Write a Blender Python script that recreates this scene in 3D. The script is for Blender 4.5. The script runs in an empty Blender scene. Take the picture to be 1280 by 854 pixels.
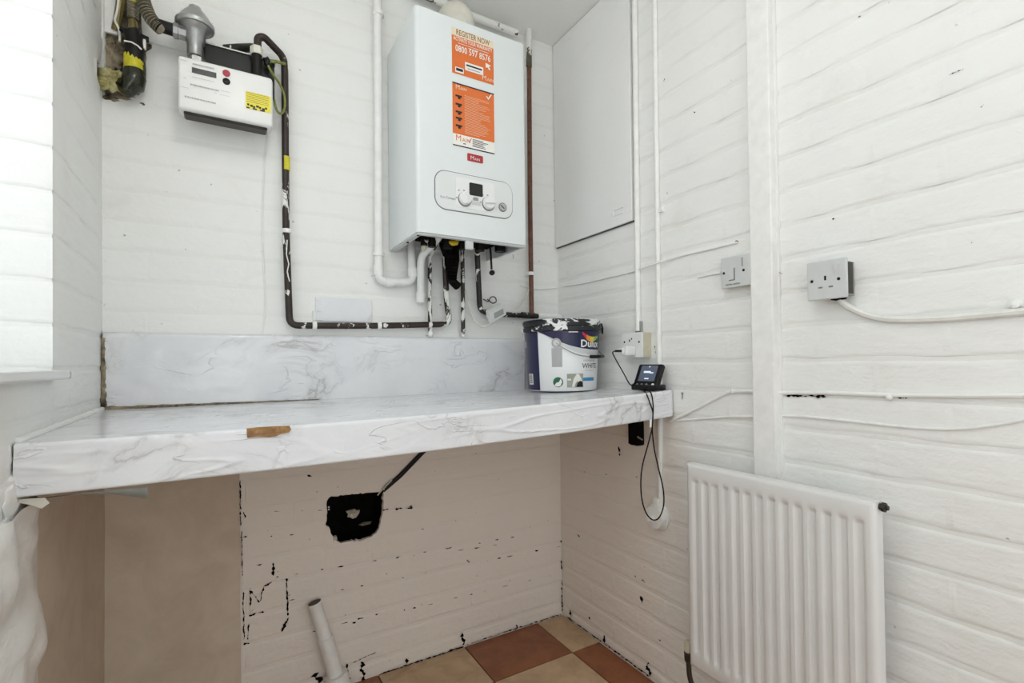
import bpy, bmesh, math, random
from mathutils import Vector, Matrix, noise
random.seed(7)
scene = bpy.context.scene
COL = scene.collection
V = Vector
PI = math.pi

# ------------------------------------------------------------------ camera
W, H = 1280, 854
FPX = 619.92
YAW, PIT, ROL = 0.530841, 0.0117841, -0.0119895
PCX, PCY = 643.351, 446.331
CAM = V((-1.251187, -1.752385, 1.083313))
FW = V((math.sin(YAW) * math.cos(PIT), math.cos(YAW) * math.cos(PIT), math.sin(PIT)))
RT0 = V((math.cos(YAW), -math.sin(YAW), 0))
UP0 = RT0.cross(FW)
RT = RT0 * math.cos(ROL) + UP0 * math.sin(ROL)
UP = UP0 * math.cos(ROL) - RT0 * math.sin(ROL)
cam_data = bpy.data.cameras.new('camera')
cam = bpy.data.objects.new('camera', cam_data)
COL.objects.link(cam)
M3 = Matrix((RT, UP, -FW)).transposed()
cam.matrix_world = Matrix.Translation(CAM) @ M3.to_4x4()
cam_data.sensor_width = 36
cam_data.lens = FPX * 36 / W
cam_data.shift_x = -(PCX - W / 2) / W
cam_data.shift_y = (PCY - H / 2) / W
cam_data.clip_start = 0.02
scene.camera = cam

# ------------------------------------------------------------------ world, light, exposure
world = bpy.data.worlds.new('overcast_sky')
scene.world = world
world.use_nodes = True
bg = world.node_tree.nodes['Background']
bg.inputs[0].default_value = (0.95, 0.965, 0.995, 1)
bg.inputs[1].default_value = 1.0
scene.view_settings.view_transform = 'Standard'
scene.view_settings.look = 'None'
scene.view_settings.gamma = 1.0
scene.view_settings.use_curve_mapping = False
scene.view_settings.exposure = 0.96

LAMP = 5.0          # radiance of the ceiling globe
FILL_LAMP = 2.0    # radiance of the added fill lamp behind the camera
LW = -1.54          # left wall plane (x); right wall is x = 0, far wall is y = 0
CEIL = 2.455
REAR = -2.85
WIN = (-2.45, -0.46, 1.08, 2.3)          # window opening in the left wall: y0, y1, z0, z1
FILL_DOOR = (-1.50, -0.06, 0.0, 2.3)         # unseen glazed rear opening, widened to add low frontal light: x0, x1, z0, z1

def portal(name, loc, rot, sx, sy):
    l = bpy.data.lights.new(name, 'AREA')
    l.shape = 'RECTANGLE'; l.size = sx; l.size_y = sy
    l.cycles.is_portal = True
    o = bpy.data.objects.new(name, l)
    o.location = loc; o.rotation_euler = rot
    COL.objects.link(o)
portal('window_daylight', (LW - 0.28, (WIN[0] + WIN[1]) / 2, (WIN[2] + WIN[3]) / 2), (0, -PI / 2, 0), WIN[3] - WIN[2], WIN[1] - WIN[0])
portal('fill_door_daylight', ((FILL_DOOR[0] + FILL_DOOR[1]) / 2, REAR - 0.1, (FILL_DOOR[2] + FILL_DOOR[3]) / 2), (PI / 2, 0, 0), FILL_DOOR[1] - FILL_DOOR[0], FILL_DOOR[3] - FILL_DOOR[2])

# ------------------------------------------------------------------ measuring helpers: photo pixel -> point on a real plane
def ray(x, y):
    return FW * FPX + RT * (x - PCX) - UP * (y - PCY)
def on(x, y, ax, v):
    d = ray(x, y)
    return CAM + d * ((v - CAM[ax]) / d[ax])
def B(x, y, o=0.0): return on(x, y, 1, -o)          # o metres in front of the far wall
def R(x, y, o=0.0): return on(x, y, 0, -o)          # o metres in front of the right wall
def L(x, y, o=0.0): return on(x, y, 0, LW + o)      # o metres in front of the left wall
def F(x, y, z=0.0): return on(x, y, 2, z)

# ------------------------------------------------------------------ materials
MATS = {}
def nodes_of(name):
    m = bpy.data.materials.new(name)
    m.use_nodes = True
    nt = m.node_tree
    b = nt.nodes['Principled BSDF']
    return m, nt, b
def nd(nt, t, **kw):
    n = nt.nodes.new(t)
    for k, v in kw.items():
        if k.startswith('i_'):
            key = k[2:]
            n.inputs[int(key) if key.isdigit() else key].default_value = v
        else:
            setattr(n, k, v)
    return n
def ramp(nt, src, stops):
    r = nt.nodes.new('ShaderNodeValToRGB')
    e = r.color_ramp.elements
    while len(e) < len(stops): e.new(0.5)
    for q, (p, c) in zip(e, stops):
        q.position = p
        q.color = (c, c, c, 1) if isinstance(c, (int, float)) else (*c, 1)
    nt.links.new(src, r.inputs[0])
    return r.outputs[0]
def mixc(nt, fac, a, b, mode='MIX'):
    n = nt.nodes.new('ShaderNodeMix')
    n.data_type = 'RGBA'; n.blend_type = mode
    for s, v in ((n.inputs[0], fac), (n.inputs[6], a), (n.inputs[7], b)):
        if hasattr(v, 'is_output'): nt.links.new(v, s)
        elif isinstance(v, (int, float)): s.default_value = v if s.type == 'VALUE' else (v, v, v, 1)
        else: s.default_value = (*v, 1)
    return n.outputs[2]
def pos(nt, scale=(1, 1, 1)):
    g = nt.nodes.new('ShaderNodeNewGeometry')
    mp = nt.nodes.new('ShaderNodeMapping')
    mp.inputs['Scale'].default_value = scale
    nt.links.new(g.outputs['Position'], mp.inputs[0])
    return mp.outputs[0]
def noi(nt, vec, scale, detail=3, rough=0.5, dist=0.0):
    n = nd(nt, 'ShaderNodeTexNoise', i_Scale=scale, i_Detail=detail, i_Roughness=rough, i_Distortion=dist)
    nt.links.new(vec, n.inputs['Vector'])
    return n.outputs['Fac']
def bump(nt, b, h, strength, dist):
    n = nd(nt, 'ShaderNodeBump', i_Strength=strength, i_Distance=dist)
    nt.links.new(h, n.inputs['Height'])
    if b.inputs['Normal'].links:
        nt.links.new(b.inputs['Normal'].links[0].from_socket, n.inputs['Normal'])
    nt.links.new(n.outputs[0], b.inputs['Normal'])
def plain(name, col, rough=0.5, metal=0.0, var=0.08, scale=30, bmp=0.0, spec=0.5, emit=None):
    if name in MATS: return MATS[name]
    m, nt, b = nodes_of(name)
    v = pos(nt)
    n = noi(nt, v, scale, 4, 0.6)
    dark = tuple(c * (1 - var) for c in col); lite = tuple(min(1, c * (1 + var)) for c in col)
    nt.links.new(ramp(nt, n, ((0.3, dark), (0.7, lite))), b.inputs['Base Color'])
    b.inputs['Roughness'].default_value = rough
    b.inputs['Metallic'].default_value = metal
    b.inputs['Specular IOR Level'].default_value = spec
    if bmp: bump(nt, b, n, bmp, 0.002)
    if emit:
        b.inputs['Emission Color'].default_value = (*emit[0], 1)
        b.inputs['Emission Strength'].default_value = emit[1]
    MATS[name] = m
    return m
def paint_wall(name, col, stain=(0.62, 0.58, 0.47), stain_amt=0.25, speck=0.5, coarse=1.0, old=False):  # old: paints the warm bounce tint in below the shelf
    m, nt, b = nodes_of(name)
    v = pos(nt)
    big = noi(nt, v, 2.3, 4, 0.6)
    c0 = ramp(nt, big, ((0.3, tuple(c * 0.955 for c in col)), (0.7, col)))
    st = noi(nt, v, 5.5, 6, 0.62, 0.4)
    c1 = mixc(nt, ramp(nt, st, ((0.60, 0.0), (0.78, stain_amt))), c0, stain)
    vo = nd(nt, 'ShaderNodeTexVoronoi', i_Scale=16.0, i_Randomness=1.0)
    wv = nt.nodes.new('ShaderNodeVectorMath'); wv.operation = 'ADD'
    nz = nd(nt, 'ShaderNodeTexNoise', i_Scale=120.0, i_Detail=2.0)
    nt.links.new(v, nz.inputs['Vector'])
    sc = nt.nodes.new('ShaderNodeVectorMath'); sc.operation = 'SCALE'; sc.inputs['Scale'].default_value = 0.012
    nt.links.new(nz.outputs['Color'], sc.inputs[0])
    nt.links.new(v, wv.inputs[0]); nt.links.new(sc.outputs[0], wv.inputs[1]); nt.links.new(wv.outputs[0], vo.inputs['Vector'])
    # flecks of bare dark mortar, only in a few cells
    fleck = ramp(nt, vo.outputs['Distance'], ((0.035, 1.0), (0.06, 0.0)))
    sel = ramp(nt, vo.outputs['Color'], ((0.30, 1.0), (0.34, 0.0)))
    fm = nd(nt, 'ShaderNodeMath', operation='MULTIPLY'); nt.links.new(fleck, fm.inputs[0]); nt.links.new(sel, fm.inputs[1])
    fm2 = nd(nt, 'ShaderNodeMath', operation='MULTIPLY'); nt.links.new(fm.outputs[0], fm2.inputs[0]); fm2.inputs[1].default_value = speck
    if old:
        # warm floor bounce below the shelf, painted into the wall colour
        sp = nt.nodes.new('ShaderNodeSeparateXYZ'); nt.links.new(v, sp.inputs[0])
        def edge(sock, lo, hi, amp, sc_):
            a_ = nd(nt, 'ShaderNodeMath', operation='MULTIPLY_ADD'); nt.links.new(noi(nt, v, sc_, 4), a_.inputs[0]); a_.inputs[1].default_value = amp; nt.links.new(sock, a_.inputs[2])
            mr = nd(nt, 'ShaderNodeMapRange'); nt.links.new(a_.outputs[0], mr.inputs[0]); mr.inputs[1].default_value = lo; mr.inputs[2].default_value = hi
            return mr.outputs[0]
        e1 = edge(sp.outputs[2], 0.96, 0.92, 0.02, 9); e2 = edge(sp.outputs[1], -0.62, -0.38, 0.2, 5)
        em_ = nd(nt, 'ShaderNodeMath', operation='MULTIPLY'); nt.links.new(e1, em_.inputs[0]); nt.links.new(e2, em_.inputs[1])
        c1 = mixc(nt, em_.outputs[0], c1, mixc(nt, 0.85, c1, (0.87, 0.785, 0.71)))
    c2 = mixc(nt, fm2.outputs[0], c1, (0.10, 0.085, 0.07))
    nt.links.new(c2, b.inputs['Base Color'])
    b.inputs['Roughness'].default_value = 0.48
    b.inputs['Specular IOR Level'].default_value = 0.35
    bump(nt, b, noi(nt, v, 38, 5, 0.62, 0.5), 0.5 * coarse, 0.004)
    bump(nt, b, noi(nt, pos(nt, (1, 1, 3.5)), 9, 3, 0.5), 0.35 * coarse, 0.010)
    MATS[name] = m
    return m
def peeling(name, base, paint=(0.80, 0.80, 0.76), amount=0.5, rough=0.45, scale=24, stretch=(1, 1, 0.45)):
    m, nt, b = nodes_of(name)
    v = pos(nt, stretch)
    n = noi(nt, v, scale, 6, 0.62, 0.8)
    f = ramp(nt, n, ((amount, 0.0), (amount + 0.012, 1.0)))
    d = noi(nt, pos(nt), 60, 3)
    under = ramp(nt, d, ((0.3, tuple(c * 0.6 for c in base)), (0.75, tuple(c * 1.3 for c in base))))
    nt.links.new(mixc(nt, f, under, paint), b.inputs['Base Color'])
    b.inputs['Roughness'].default_value = rough
    bump(nt, b, f, 0.5, 0.002)
    MATS[name] = m
    return m
def marble(name):
    m, nt, b = nodes_of(name)
    v = pos(nt)
    w = nd(nt, 'ShaderNodeTexNoise', i_Scale=3.0, i_Detail=6.0, i_Roughness=0.60, i_Distortion=0.9)
    nt.links.new(v, w.inputs['Vector'])
    ab = nd(nt, 'ShaderNodeMath', operation='SUBTRACT'); nt.links.new(w.outputs['Fac'], ab.inputs[0]); ab.inputs[1].default_value = 0.5
    aa = nd(nt, 'ShaderNodeMath', operation='ABSOLUTE'); nt.links.new(ab.outputs[0], aa.inputs[0])
    vein = ramp(nt, aa.outputs[0], ((0.0, 1.0), (0.012, 0.35), (0.05, 0.0)))
    gate = ramp(nt, noi(nt, v, 4.2, 2), ((0.46, 0.0), (0.62, 1.0)))
    mu = nd(nt, 'ShaderNodeMath', operation='MULTIPLY'); nt.links.new(vein, mu.inputs[0]); nt.links.new(gate, mu.inputs[1])
    cloud = ramp(nt, noi(nt, v, 5, 4, 0.6), ((0.3, (0.73, 0.74, 0.775)), (0.7, (0.82, 0.83, 0.85))))
    nt.links.new(mixc(nt, mu.outputs[0], cloud, (0.47, 0.46, 0.46)), b.inputs['Base Color'])
    b.inputs['Roughness'].default_value = 0.17
    b.inputs['Specular IOR Level'].default_value = 0.5
    bump(nt, b, noi(nt, v, 14, 4, 0.55, 0.8), 0.22, 0.006)
    # creases in the stuck-on film
    cr = noi(nt, pos(nt, (1.0, 1.0, 2.2)), 5.5, 3, 0.5, 1.2)
    s1_ = nd(nt, 'ShaderNodeMath', operation='SUBTRACT'); nt.links.new(cr, s1_.inputs[0]); s1_.inputs[1].default_value = 0.5
    s2_ = nd(nt, 'ShaderNodeMath', operation='ABSOLUTE'); nt.links.new(s1_.outputs[0], s2_.inputs[0])
    line = ramp(nt, s2_.outputs[0], ((0.0, 1.0), (0.022, 0.0)))
    gt = ramp(nt, noi(nt, v, 6.5, 2), ((0.48, 0.0), (0.60, 1.0)))
    ml = nd(nt, 'ShaderNodeMath', operation='MULTIPLY'); nt.links.new(line, ml.inputs[0]); nt.links.new(gt, ml.inputs[1])
    bump(nt, b, ml.outputs[0], 0.55, 0.004)
    MATS[name] = m
    return m
def speckled(name, c_lo, c_hi, scale, rough=0.5, bmp=0.3, dist=0.004, stops=(0.35, 0.65)):
    m, nt, b = nodes_of(name)
    v = pos(nt)
    n = noi(nt, v, scale, 6, 0.65, 0.6)
    nt.links.new(ramp(nt, n, ((stops[0], c_lo), (stops[1], c_hi))), b.inputs['Base Color'])
    b.inputs['Roughness'].default_value = rough
    bump(nt, b, n, bmp, dist)
    MATS[name] = m
    return m

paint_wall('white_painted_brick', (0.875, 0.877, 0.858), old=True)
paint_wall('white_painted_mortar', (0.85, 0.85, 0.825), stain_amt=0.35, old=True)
paint_wall('white_ceiling_paint', (0.90, 0.90, 0.875), stain_amt=0.05, speck=0.0, coarse=0.5)
paint_wall('white_reveal_paint', (0.875, 0.877, 0.865), stain_amt=0.1, speck=0.3)
speckled('bare_plaster', (0.58, 0.485, 0.385), (0.68, 0.585, 0.475), 7, 0.85, 0.15)
speckled('crumbly_plaster', (0.28, 0.22, 0.15), (0.74, 0.70, 0.60), 30, 0.9, 0.8, 0.006)
speckled('dirty_mortar', (0.05, 0.035, 0.018), (0.42, 0.35, 0.24), 26, 0.9, 0.9, 0.008)
speckled('matt_black', (0.0015, 0.0013, 0.001), (0.006, 0.005, 0.004), 30, 0.95, 0.5)  # flat near-black for holes, cracks and black parts
MATS['matt_black'].node_tree.nodes['Principled BSDF'].inputs['Specular IOR Level'].default_value = 0.12
speckled('expanding_foam', (0.20, 0.17, 0.03), (0.70, 0.66, 0.38), 22, 0.6, 0.8, 0.006)
speckled('chipboard', (0.20, 0.10, 0.035), (0.48, 0.28, 0.12), 60, 0.8, 0.6, stops=(0.3, 0.7))
speckled('tile_buff', (0.44, 0.28, 0.155), (0.66, 0.475, 0.30), 11, 0.42, 0.2, stops=(0.25, 0.62))
speckled('tile_red', (0.20, 0.062, 0.02), (0.35, 0.125, 0.05), 11, 0.40, 0.2, stops=(0.25, 0.68))
speckled('dark_grout', (0.05, 0.035, 0.025), (0.13, 0.10, 0.075), 40, 0.9, 0.4)
marble('marble_film')
peeling('brown_pipe_peeling', (0.026, 0.014, 0.008), amount=0.575)
peeling('black_pipe_peeling', (0.013, 0.011, 0.007), amount=0.60, scale=30)
peeling('white_pipe_peeling', (0.10, 0.085, 0.06), amount=0.40, scale=20)
peeling('half_peeled_pipe', (0.022, 0.017, 0.011), amount=0.50, scale=26)
peeling('red_brown_pipe', (0.15, 0.055, 0.028), amount=0.66)
plain('white_plastic', (0.78, 0.79, 0.78), 0.35, var=0.02)
plain('painted_plastic', (0.865, 0.865, 0.845), 0.5, var=0.05, bmp=0.15)
plain('pale_plastic', (0.60, 0.615, 0.61), 0.35, var=0.02)
plain('boiler_white', (0.745, 0.785, 0.79), 0.25, var=0.01)
plain('panel_white', (0.73, 0.755, 0.76), 0.35, var=0.01)
plain('boiler_trim', (0.55, 0.56, 0.56), 0.4, var=0.03)
plain('knob_white', (0.80, 0.81, 0.81), 0.3, var=0.02)
plain('grey_line', (0.20, 0.20, 0.20), 0.5, var=0.05)
plain('mid_grey', (0.33, 0.33, 0.33), 0.5, var=0.05)
plain('black_plastic', (0.004, 0.004, 0.0045), 0.35, var=0.2, spec=0.35)
plain('black_rubber', (0.005, 0.0045, 0.004), 0.5, var=0.2, spec=0.3)
plain('lcd_dark', (0.007, 0.010, 0.008), 0.15, var=0.15)
plain('lcd_grey', (0.035, 0.038, 0.035), 0.25, var=0.1)
plain('sticker_orange', (0.72, 0.165, 0.035), 0.4, var=0.03)
plain('sticker_cream', (0.82, 0.72, 0.54), 0.4, var=0.02)
plain('print_white', (0.85, 0.84, 0.80), 0.5, var=0.02)
plain('print_black', (0.010, 0.010, 0.012), 0.5, var=0.1)
plain('print_brown', (0.26, 0.12, 0.05), 0.5, var=0.1)
plain('badge_red', (0.42, 0.025, 0.035), 0.35, var=0.05)
plain('meter_white', (0.84, 0.84, 0.82), 0.35, var=0.015)
plain('button_red', (0.42, 0.03, 0.06), 0.35, var=0.05)
plain('label_yellow', (0.80, 0.70, 0.05), 0.45, var=0.05)
plain('zinc_grey', (0.34, 0.34, 0.335), 0.38, metal=0.85, var=0.15, bmp=0.1)
plain('galvanised_steel', (0.42, 0.43, 0.42), 0.4, metal=0.8, var=0.12)
plain('brass_dull', (0.20, 0.155, 0.06), 0.4, metal=0.7, var=0.3)
plain('hose_bronze', (0.26, 0.235, 0.175), 0.35, metal=0.6, var=0.25)
plain('tape_yellow', (0.62, 0.55, 0.02), 0.45, var=0.2, scale=60)
plain('earth_cable', (0.20, 0.22, 0.045), 0.5, var=0.3, scale=90)
plain('dark_green_enamel', (0.018, 0.020, 0.008), 0.18, var=0.4)
plain('cable_white', (0.78, 0.78, 0.74), 0.45, var=0.06)
plain('cable_cream', (0.70, 0.68, 0.60), 0.45, var=0.08)
plain('radiator_enamel', (0.76, 0.755, 0.745), 0.33, var=0.02, scale=14)
plain('dark_metal', (0.05, 0.045, 0.035), 0.4, metal=0.5, var=0.3)
plain('tub_white', (0.84, 0.85, 0.86), 0.3, var=0.01)
plain('tub_navy', (0.007, 0.008, 0.055), 0.28, var=0.08)
peeling('lid_black_paint_smeared', (0.006, 0.010, 0.012), paint=(0.80, 0.81, 0.82), amount=0.53, scale=9, stretch=(1, 1, 2.0))
plain('label_grey', (0.42, 0.42, 0.42), 0.4, var=0.05)
plain('label_pale', (0.62, 0.63, 0.64), 0.4, var=0.05)
plain('label_green', (0.02, 0.13, 0.075), 0.4, var=0.1)
plain('label_blue', (0.035, 0.26, 0.55), 0.4, var=0.05)
plain('swoosh_red', (0.60, 0.03, 0.06), 0.4, var=0.05)
plain('swoosh_orange', (0.85, 0.30, 0.04), 0.4, var=0.05)
plain('swoosh_yellow', (0.80, 0.62, 0.08), 0.4, var=0.05)
plain('swoosh_green', (0.25, 0.50, 0.10), 0.4, var=0.05)
plain('sofa_print', (0.36, 0.37, 0.31), 0.5, var=0.1)
plain('screen_blue', (0.05, 0.06, 0.09), 0.2, var=0.1, emit=((0.28, 0.33, 0.45), 0.10))
plain('screen_text', (0.6, 0.65, 0.75), 0.4, var=0.02, emit=((0.7, 0.8, 1.0), 0.25))
plain('grey_film', (0.33, 0.36, 0.35), 0.35, var=0.1)
plain('cream_plastic', (0.62, 0.58, 0.44), 0.45, var=0.1)
plain('yellow_lever', (0.75, 0.50, 0.02), 0.4, var=0.1)
plain('upvc_white', (0.80, 0.81, 0.81), 0.3, var=0.01)
def glass():
    m, nt, b = nodes_of('window_glass')
    t = nt.nodes.new('ShaderNodeBsdfTransparent'); t.inputs[0].default_value = (0.95, 0.97, 0.96, 1)
    g = nd(nt, 'ShaderNodeBsdfGlossy', i_Roughness=0.02)
    mx = nt.nodes.new('ShaderNodeMixShader'); mx.inputs[0].default_value = 0.06
    nt.links.new(t.outputs[0], mx.inputs[1]); nt.links.new(g.outputs[0], mx.inputs[2])
    nt.links.new(mx.outputs[0], nt.nodes['Material Output'].inputs[0])
    MATS['window_glass'] = m
glass()

# ------------------------------------------------------------------ mesh builder
OFF = {}       # world offset of every object that can be a parent
class MB:
    def __init__(s): s.v = []; s.f = []; s.bev = False
    def add(s, vs, fs):
        k = len(s.v); s.v += [V(p) for p in vs]; s.f += [tuple(i + k for i in f) for f in fs]; return s
    def box(s, lo, hi):
        a, b = lo, hi
        vs = [(x, y, z) for x in (a[0], b[0]) for y in (a[1], b[1]) for z in (a[2], b[2])]
        return s.add(vs, [(0, 1, 3, 2), (4, 6, 7, 5), (0, 4, 5, 1), (2, 3, 7, 6), (0, 2, 6, 4), (1, 5, 7, 3)])
    def obox(s, c, ax, half):
        """oriented box: centre, three unit axes, half sizes"""
        c = V(c); vs = []
        for i in (-1, 1):
            for j in (-1, 1):
                for k in (-1, 1): vs.append(c + ax[0] * half[0] * i + ax[1] * half[1] * j + ax[2] * half[2] * k)
        return s.add(vs, [(0, 1, 3, 2), (4, 6, 7, 5), (0, 4, 5, 1), (2, 3, 7, 6), (0, 2, 6, 4), (1, 5, 7, 3)])
    def rbox(s, lo, hi, r=0.004, seg=2):
        bm = bmesh.new()
        m = MB().box(lo, hi)
        vs = [bm.verts.new(p) for p in m.v]
        for f in m.f: bm.faces.new([vs[i] for i in f])
        bmesh.ops.bevel(bm, geom=bm.edges[:], offset=r, segments=seg, profile=0.5, affect='EDGES')
        bm.verts.index_update()
        s.add([v.co.copy() for v in bm.verts], [[v.index for v in f.verts] for f in bm.faces])
        bm.free(); s.bev = True; return s
    def tube(s, path, r, seg=10, fillet=0.0, cap=True, fs=5, rads=None):
        P = [V(p) for p in path]
        if fillet > 0 and len(P) > 2:
            Q = [P[0]]
            for i in range(1, len(P) - 1):
                a, b, c = P[i - 1], P[i], P[i + 1]
                d1 = (a - b); d2 = (c - b)
                t = min(fillet, d1.length * 0.48, d2.length * 0.48)
                p1 = b + d1.normalized() * t; p2 = b + d2.normalized() * t
                for k in range(fs + 1):
                    u = k / fs
                    Q.append(p1 * (1 - u) ** 2 + b * 2 * u * (1 - u) + p2 * u * u)
            Q.append(P[-1]); P = Q
        n = len(P)
        T = []
        for i in range(n):
            d = P[min(i + 1, n - 1)] - P[max(i - 1, 0)]
            T.append(d.normalized() if d.length > 1e-9 else V((0, 0, 1)))
        ref = V((0, 0, 1)) if abs(T[0].z) < 0.9 else V((1, 0, 0))
        N = (ref - T[0] * ref.dot(T[0])).normalized()
        k0 = len(s.v)
        for i in range(n):
            N = (N - T[i] * N.dot(T[i]))
            N.normalize(); Bn = T[i].cross(N)
            rr = rads[i] if rads else r
            for j in range(seg):
                a = 2 * PI * j / seg
                s.v.append(P[i] + (N * math.cos(a) + Bn * math.sin(a)) * rr)
        for i in range(n - 1):
            for j in range(seg):
                a = k0 + i * seg + j; b = k0 + i * seg + (j + 1) % seg
                s.f.append((a, b, b + seg, a + seg))
        if cap:
            s.f.append(tuple(k0 + j for j in range(seg))[::-1]); s.f.append(tuple(k0 + (n - 1) * seg + j for j in range(seg)))
        return s
    def lathe(s, prof, o, axis=(0, 0, 1), seg=24):
        """prof: (radius, distance along axis) from start to end"""
        ax = V(axis).normalized(); o = V(o)
        ref = V((0, 0, 1)) if abs(ax.z) < 0.9 else V((1, 0, 0))
        N = (ref - ax * ref.dot(ax)).normalized(); Bn = ax.cross(N)
        k0 = len(s.v); n = len(prof)
        for r, h in prof:
            for j in range(seg):
                a = 2 * PI * j / seg
                s.v.append(o + ax * h + (N * math.cos(a) + Bn * math.sin(a)) * max(r, 1e-5))
        for i in range(n - 1):
            for j in range(seg):
                a = k0 + i * seg + j; b = k0 + i * seg + (j + 1) % seg
                s.f.append((a, b, b + seg, a + seg))
        s.f.append(tuple(k0 + j for j in range(seg))[::-1]); s.f.append(tuple(k0 + (n - 1) * seg + j for j in range(seg)))
        return s
    def prism(s, poly, d):
        """poly: points; extruded by vector d"""
        n = len(poly); d = V(d); k = len(s.v)
        s.v += [V(p) for p in poly] + [V(p) + d for p in poly]
        s.f.append(tuple(range(k, k + n))[::-1]); s.f.append(tuple(range(k + n, k + 2 * n)))
        for i in range(n):
            j = (i + 1) % n
            s.f.append((k + i, k + j, k + n + j, k + n + i))
        return s
    def grid(s, fn, nu, nv):
        k = len(s.v)
        for i in range(nu + 1):
            for j in range(nv + 1): s.v.append(V(fn(i / nu, j / nv)))
        for i in range(nu):
            for j in range(nv):
                a = k + i * (nv + 1) + j
                s.f.append((a, a + nv + 1, a + nv + 2, a + 1))
        return s
    def lump(s, c, r, jag=0.3, sub=2, sc=(1, 1, 1), seed=0.0, freq=14):
        bm = bmesh.new()
        bmesh.ops.create_icosphere(bm, subdivisions=sub, radius=1)
        bm.verts.index_update()
        vs = []
        for v in bm.verts:
            q = v.co
            n = noise.noise(V((q.x * 1.7 + seed, q.y * 1.7, q.z * 1.7 + seed))) + 0.5 * noise.noise(q * 4 + V((seed, 0, 0)))
            k = 1 + jag * n
            vs.append(V(c) + V((q.x * sc[0], q.y * sc[1], q.z * sc[2])) * r * k)
        s.add(vs, [[v.index for v in f.verts] for f in bm.faces]); bm.free(); return s
    def build(s, name, mat, parent=None, smooth=True, angle=40, recalc=True):
        if parent is not None: off = OFF[parent]
        else:
            lo = V((min(p.x for p in s.v), min(p.y for p in s.v), min(p.z for p in s.v)))
            hi = V((max(p.x for p in s.v), max(p.y for p in s.v), max(p.z for p in s.v)))
            off = V(((lo.x + hi.x) / 2, (lo.y + hi.y) / 2, lo.z))
        me = bpy.data.meshes.new(name)
        me.from_pydata([p - off for p in s.v], [], s.f)
        if recalc:
            bm = bmesh.new(); bm.from_mesh(me)
            bmesh.ops.recalc_face_normals(bm, faces=bm.faces[:]); bm.to_mesh(me); bm.free()
        me.materials.append(MATS[mat])
        if smooth:
            me.polygons.foreach_set('use_smooth', [True] * len(me.polygons))
            me.set_sharp_from_angle(angle=math.radians(20 if s.bev else angle))
        o = bpy.data.objects.new(name, me)
        COL.objects.link(o)
        if parent is None: o.location = off
        else: o.parent = parent
        OFF[o] = off
        return o
def tag(o, label=None, cat=None, group=None, kind=None):
    if label: o['label'] = label
    if cat: o['category'] = cat
    if group: o['group'] = group
    if kind: o['kind'] = kind
    return o
def thing(name, loc, label, cat, group=None):
    o = bpy.data.objects.new(name, None)
    o.empty_display_size = 0.05
    COL.objects.link(o); o.location = loc; OFF[o] = V(loc)
    return tag(o, label, cat, group)
def struct(o): o['kind'] = 'structure'; return o

def text_pts(txt, size, bold=0.0, align='LEFT', font_scale=1.0):
    cu = bpy.data.curves.new('lettering', 'FONT')
    cu.body = txt; cu.size = size; cu.align_x = align; cu.resolution_u = 2; cu.offset = bold * size
    ob = bpy.data.objects.new('lettering', cu)
    COL.objects.link(ob)
    dg = bpy.context.evaluated_depsgraph_get()
    me = ob.evaluated_get(dg).to_mesh()
    vs = [(v.co.x * font_scale, v.co.y) for v in me.vertices]
    fs = [tuple(p.vertices) for p in me.polygons]
    ob.evaluated_get(dg).to_mesh_clear()
    bpy.data.objects.remove(ob); bpy.data.curves.remove(cu)
    return vs, fs
def text_on(mb, txt, size, fn, bold=0.0, align='LEFT', width=None):
    vs, fs = text_pts(txt, size, bold, align)
    if not vs: return mb
    if width:
        w = max(v[0] for v in vs) - min(v[0] for v in vs)
        k = width / w
        vs = [(x * k, y) for x, y in vs]
    return mb.add([fn(x, y) for x, y in vs], fs)

# ------------------------------------------------------------------ setting: rectangles with holes, bricks
def subtract(rects, h):
    out = []
    for a0, a1, b0, b1 in rects:
        if h[0] >= a1 or h[1] <= a0 or h[2] >= b1 or h[3] <= b0: out.append((a0, a1, b0, b1)); continue
        if a0 < h[0]: out.append((a0, h[0], b0, b1))
        if a1 > h[1]: out.append((h[1], a1, b0, b1))
        m0, m1 = max(a0, h[0]), min(a1, h[1])
        if b0 < h[2]: out.append((m0, m1, b0, h[2]))
        if b1 > h[3]: out.append((m0, m1, h[3], b1))
    return out
HOLE = (B(405, 640).x, B(481, 640).x, B(440, 680).z, B(445, 611).z)
CHOLE = (LW, B(190, 60).x, B(150, 128).z, 2.32)
LHOLE = (-0.085, 0.0, L(131, 128).z, L(125, 40).z)

def slab_wall(name, axis, rects, t, mat):
    m = MB()
    for a0, a1, b0, b1 in rects:
        if axis == 'back': m.box((a0, 0, b0), (a1, t, b1))
        elif axis == 'rear': m.box((a0, REAR - t, b0), (a1, REAR, b1))
        elif axis == 'right': m.box((0, a0, b0), (t, a1, b1))
        elif axis == 'left': m.box((LW - t, a0, b0), (LW, a1, b1))
    return struct(m.build(name, mat, smooth=False))
full_b = [(LW - 0.3, 0.12, -0.05, CEIL + 0.05)]
rb = subtract(subtract(full_b, HOLE), CHOLE)
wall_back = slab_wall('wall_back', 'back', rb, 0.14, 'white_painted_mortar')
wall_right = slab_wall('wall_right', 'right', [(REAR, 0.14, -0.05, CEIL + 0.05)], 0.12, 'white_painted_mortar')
rl = subtract(subtract([(REAR, 0.0, -0.05, CEIL + 0.05)], WIN), LHOLE)
wall_left = slab_wall('wall_left', 'left', rl, 0.30, 'white_reveal_paint')
rr = subtract([(LW - 0.3, 0.12, -0.05, CEIL + 0.05)], FILL_DOOR)
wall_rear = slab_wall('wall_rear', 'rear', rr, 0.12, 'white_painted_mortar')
ceiling = struct(MB().box((LW - 0.3, REAR - 0.12, CEIL), (0.12, 0.14, CEIL + 0.1)).build('ceiling', 'white_ceiling_paint', smooth=False))
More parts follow.
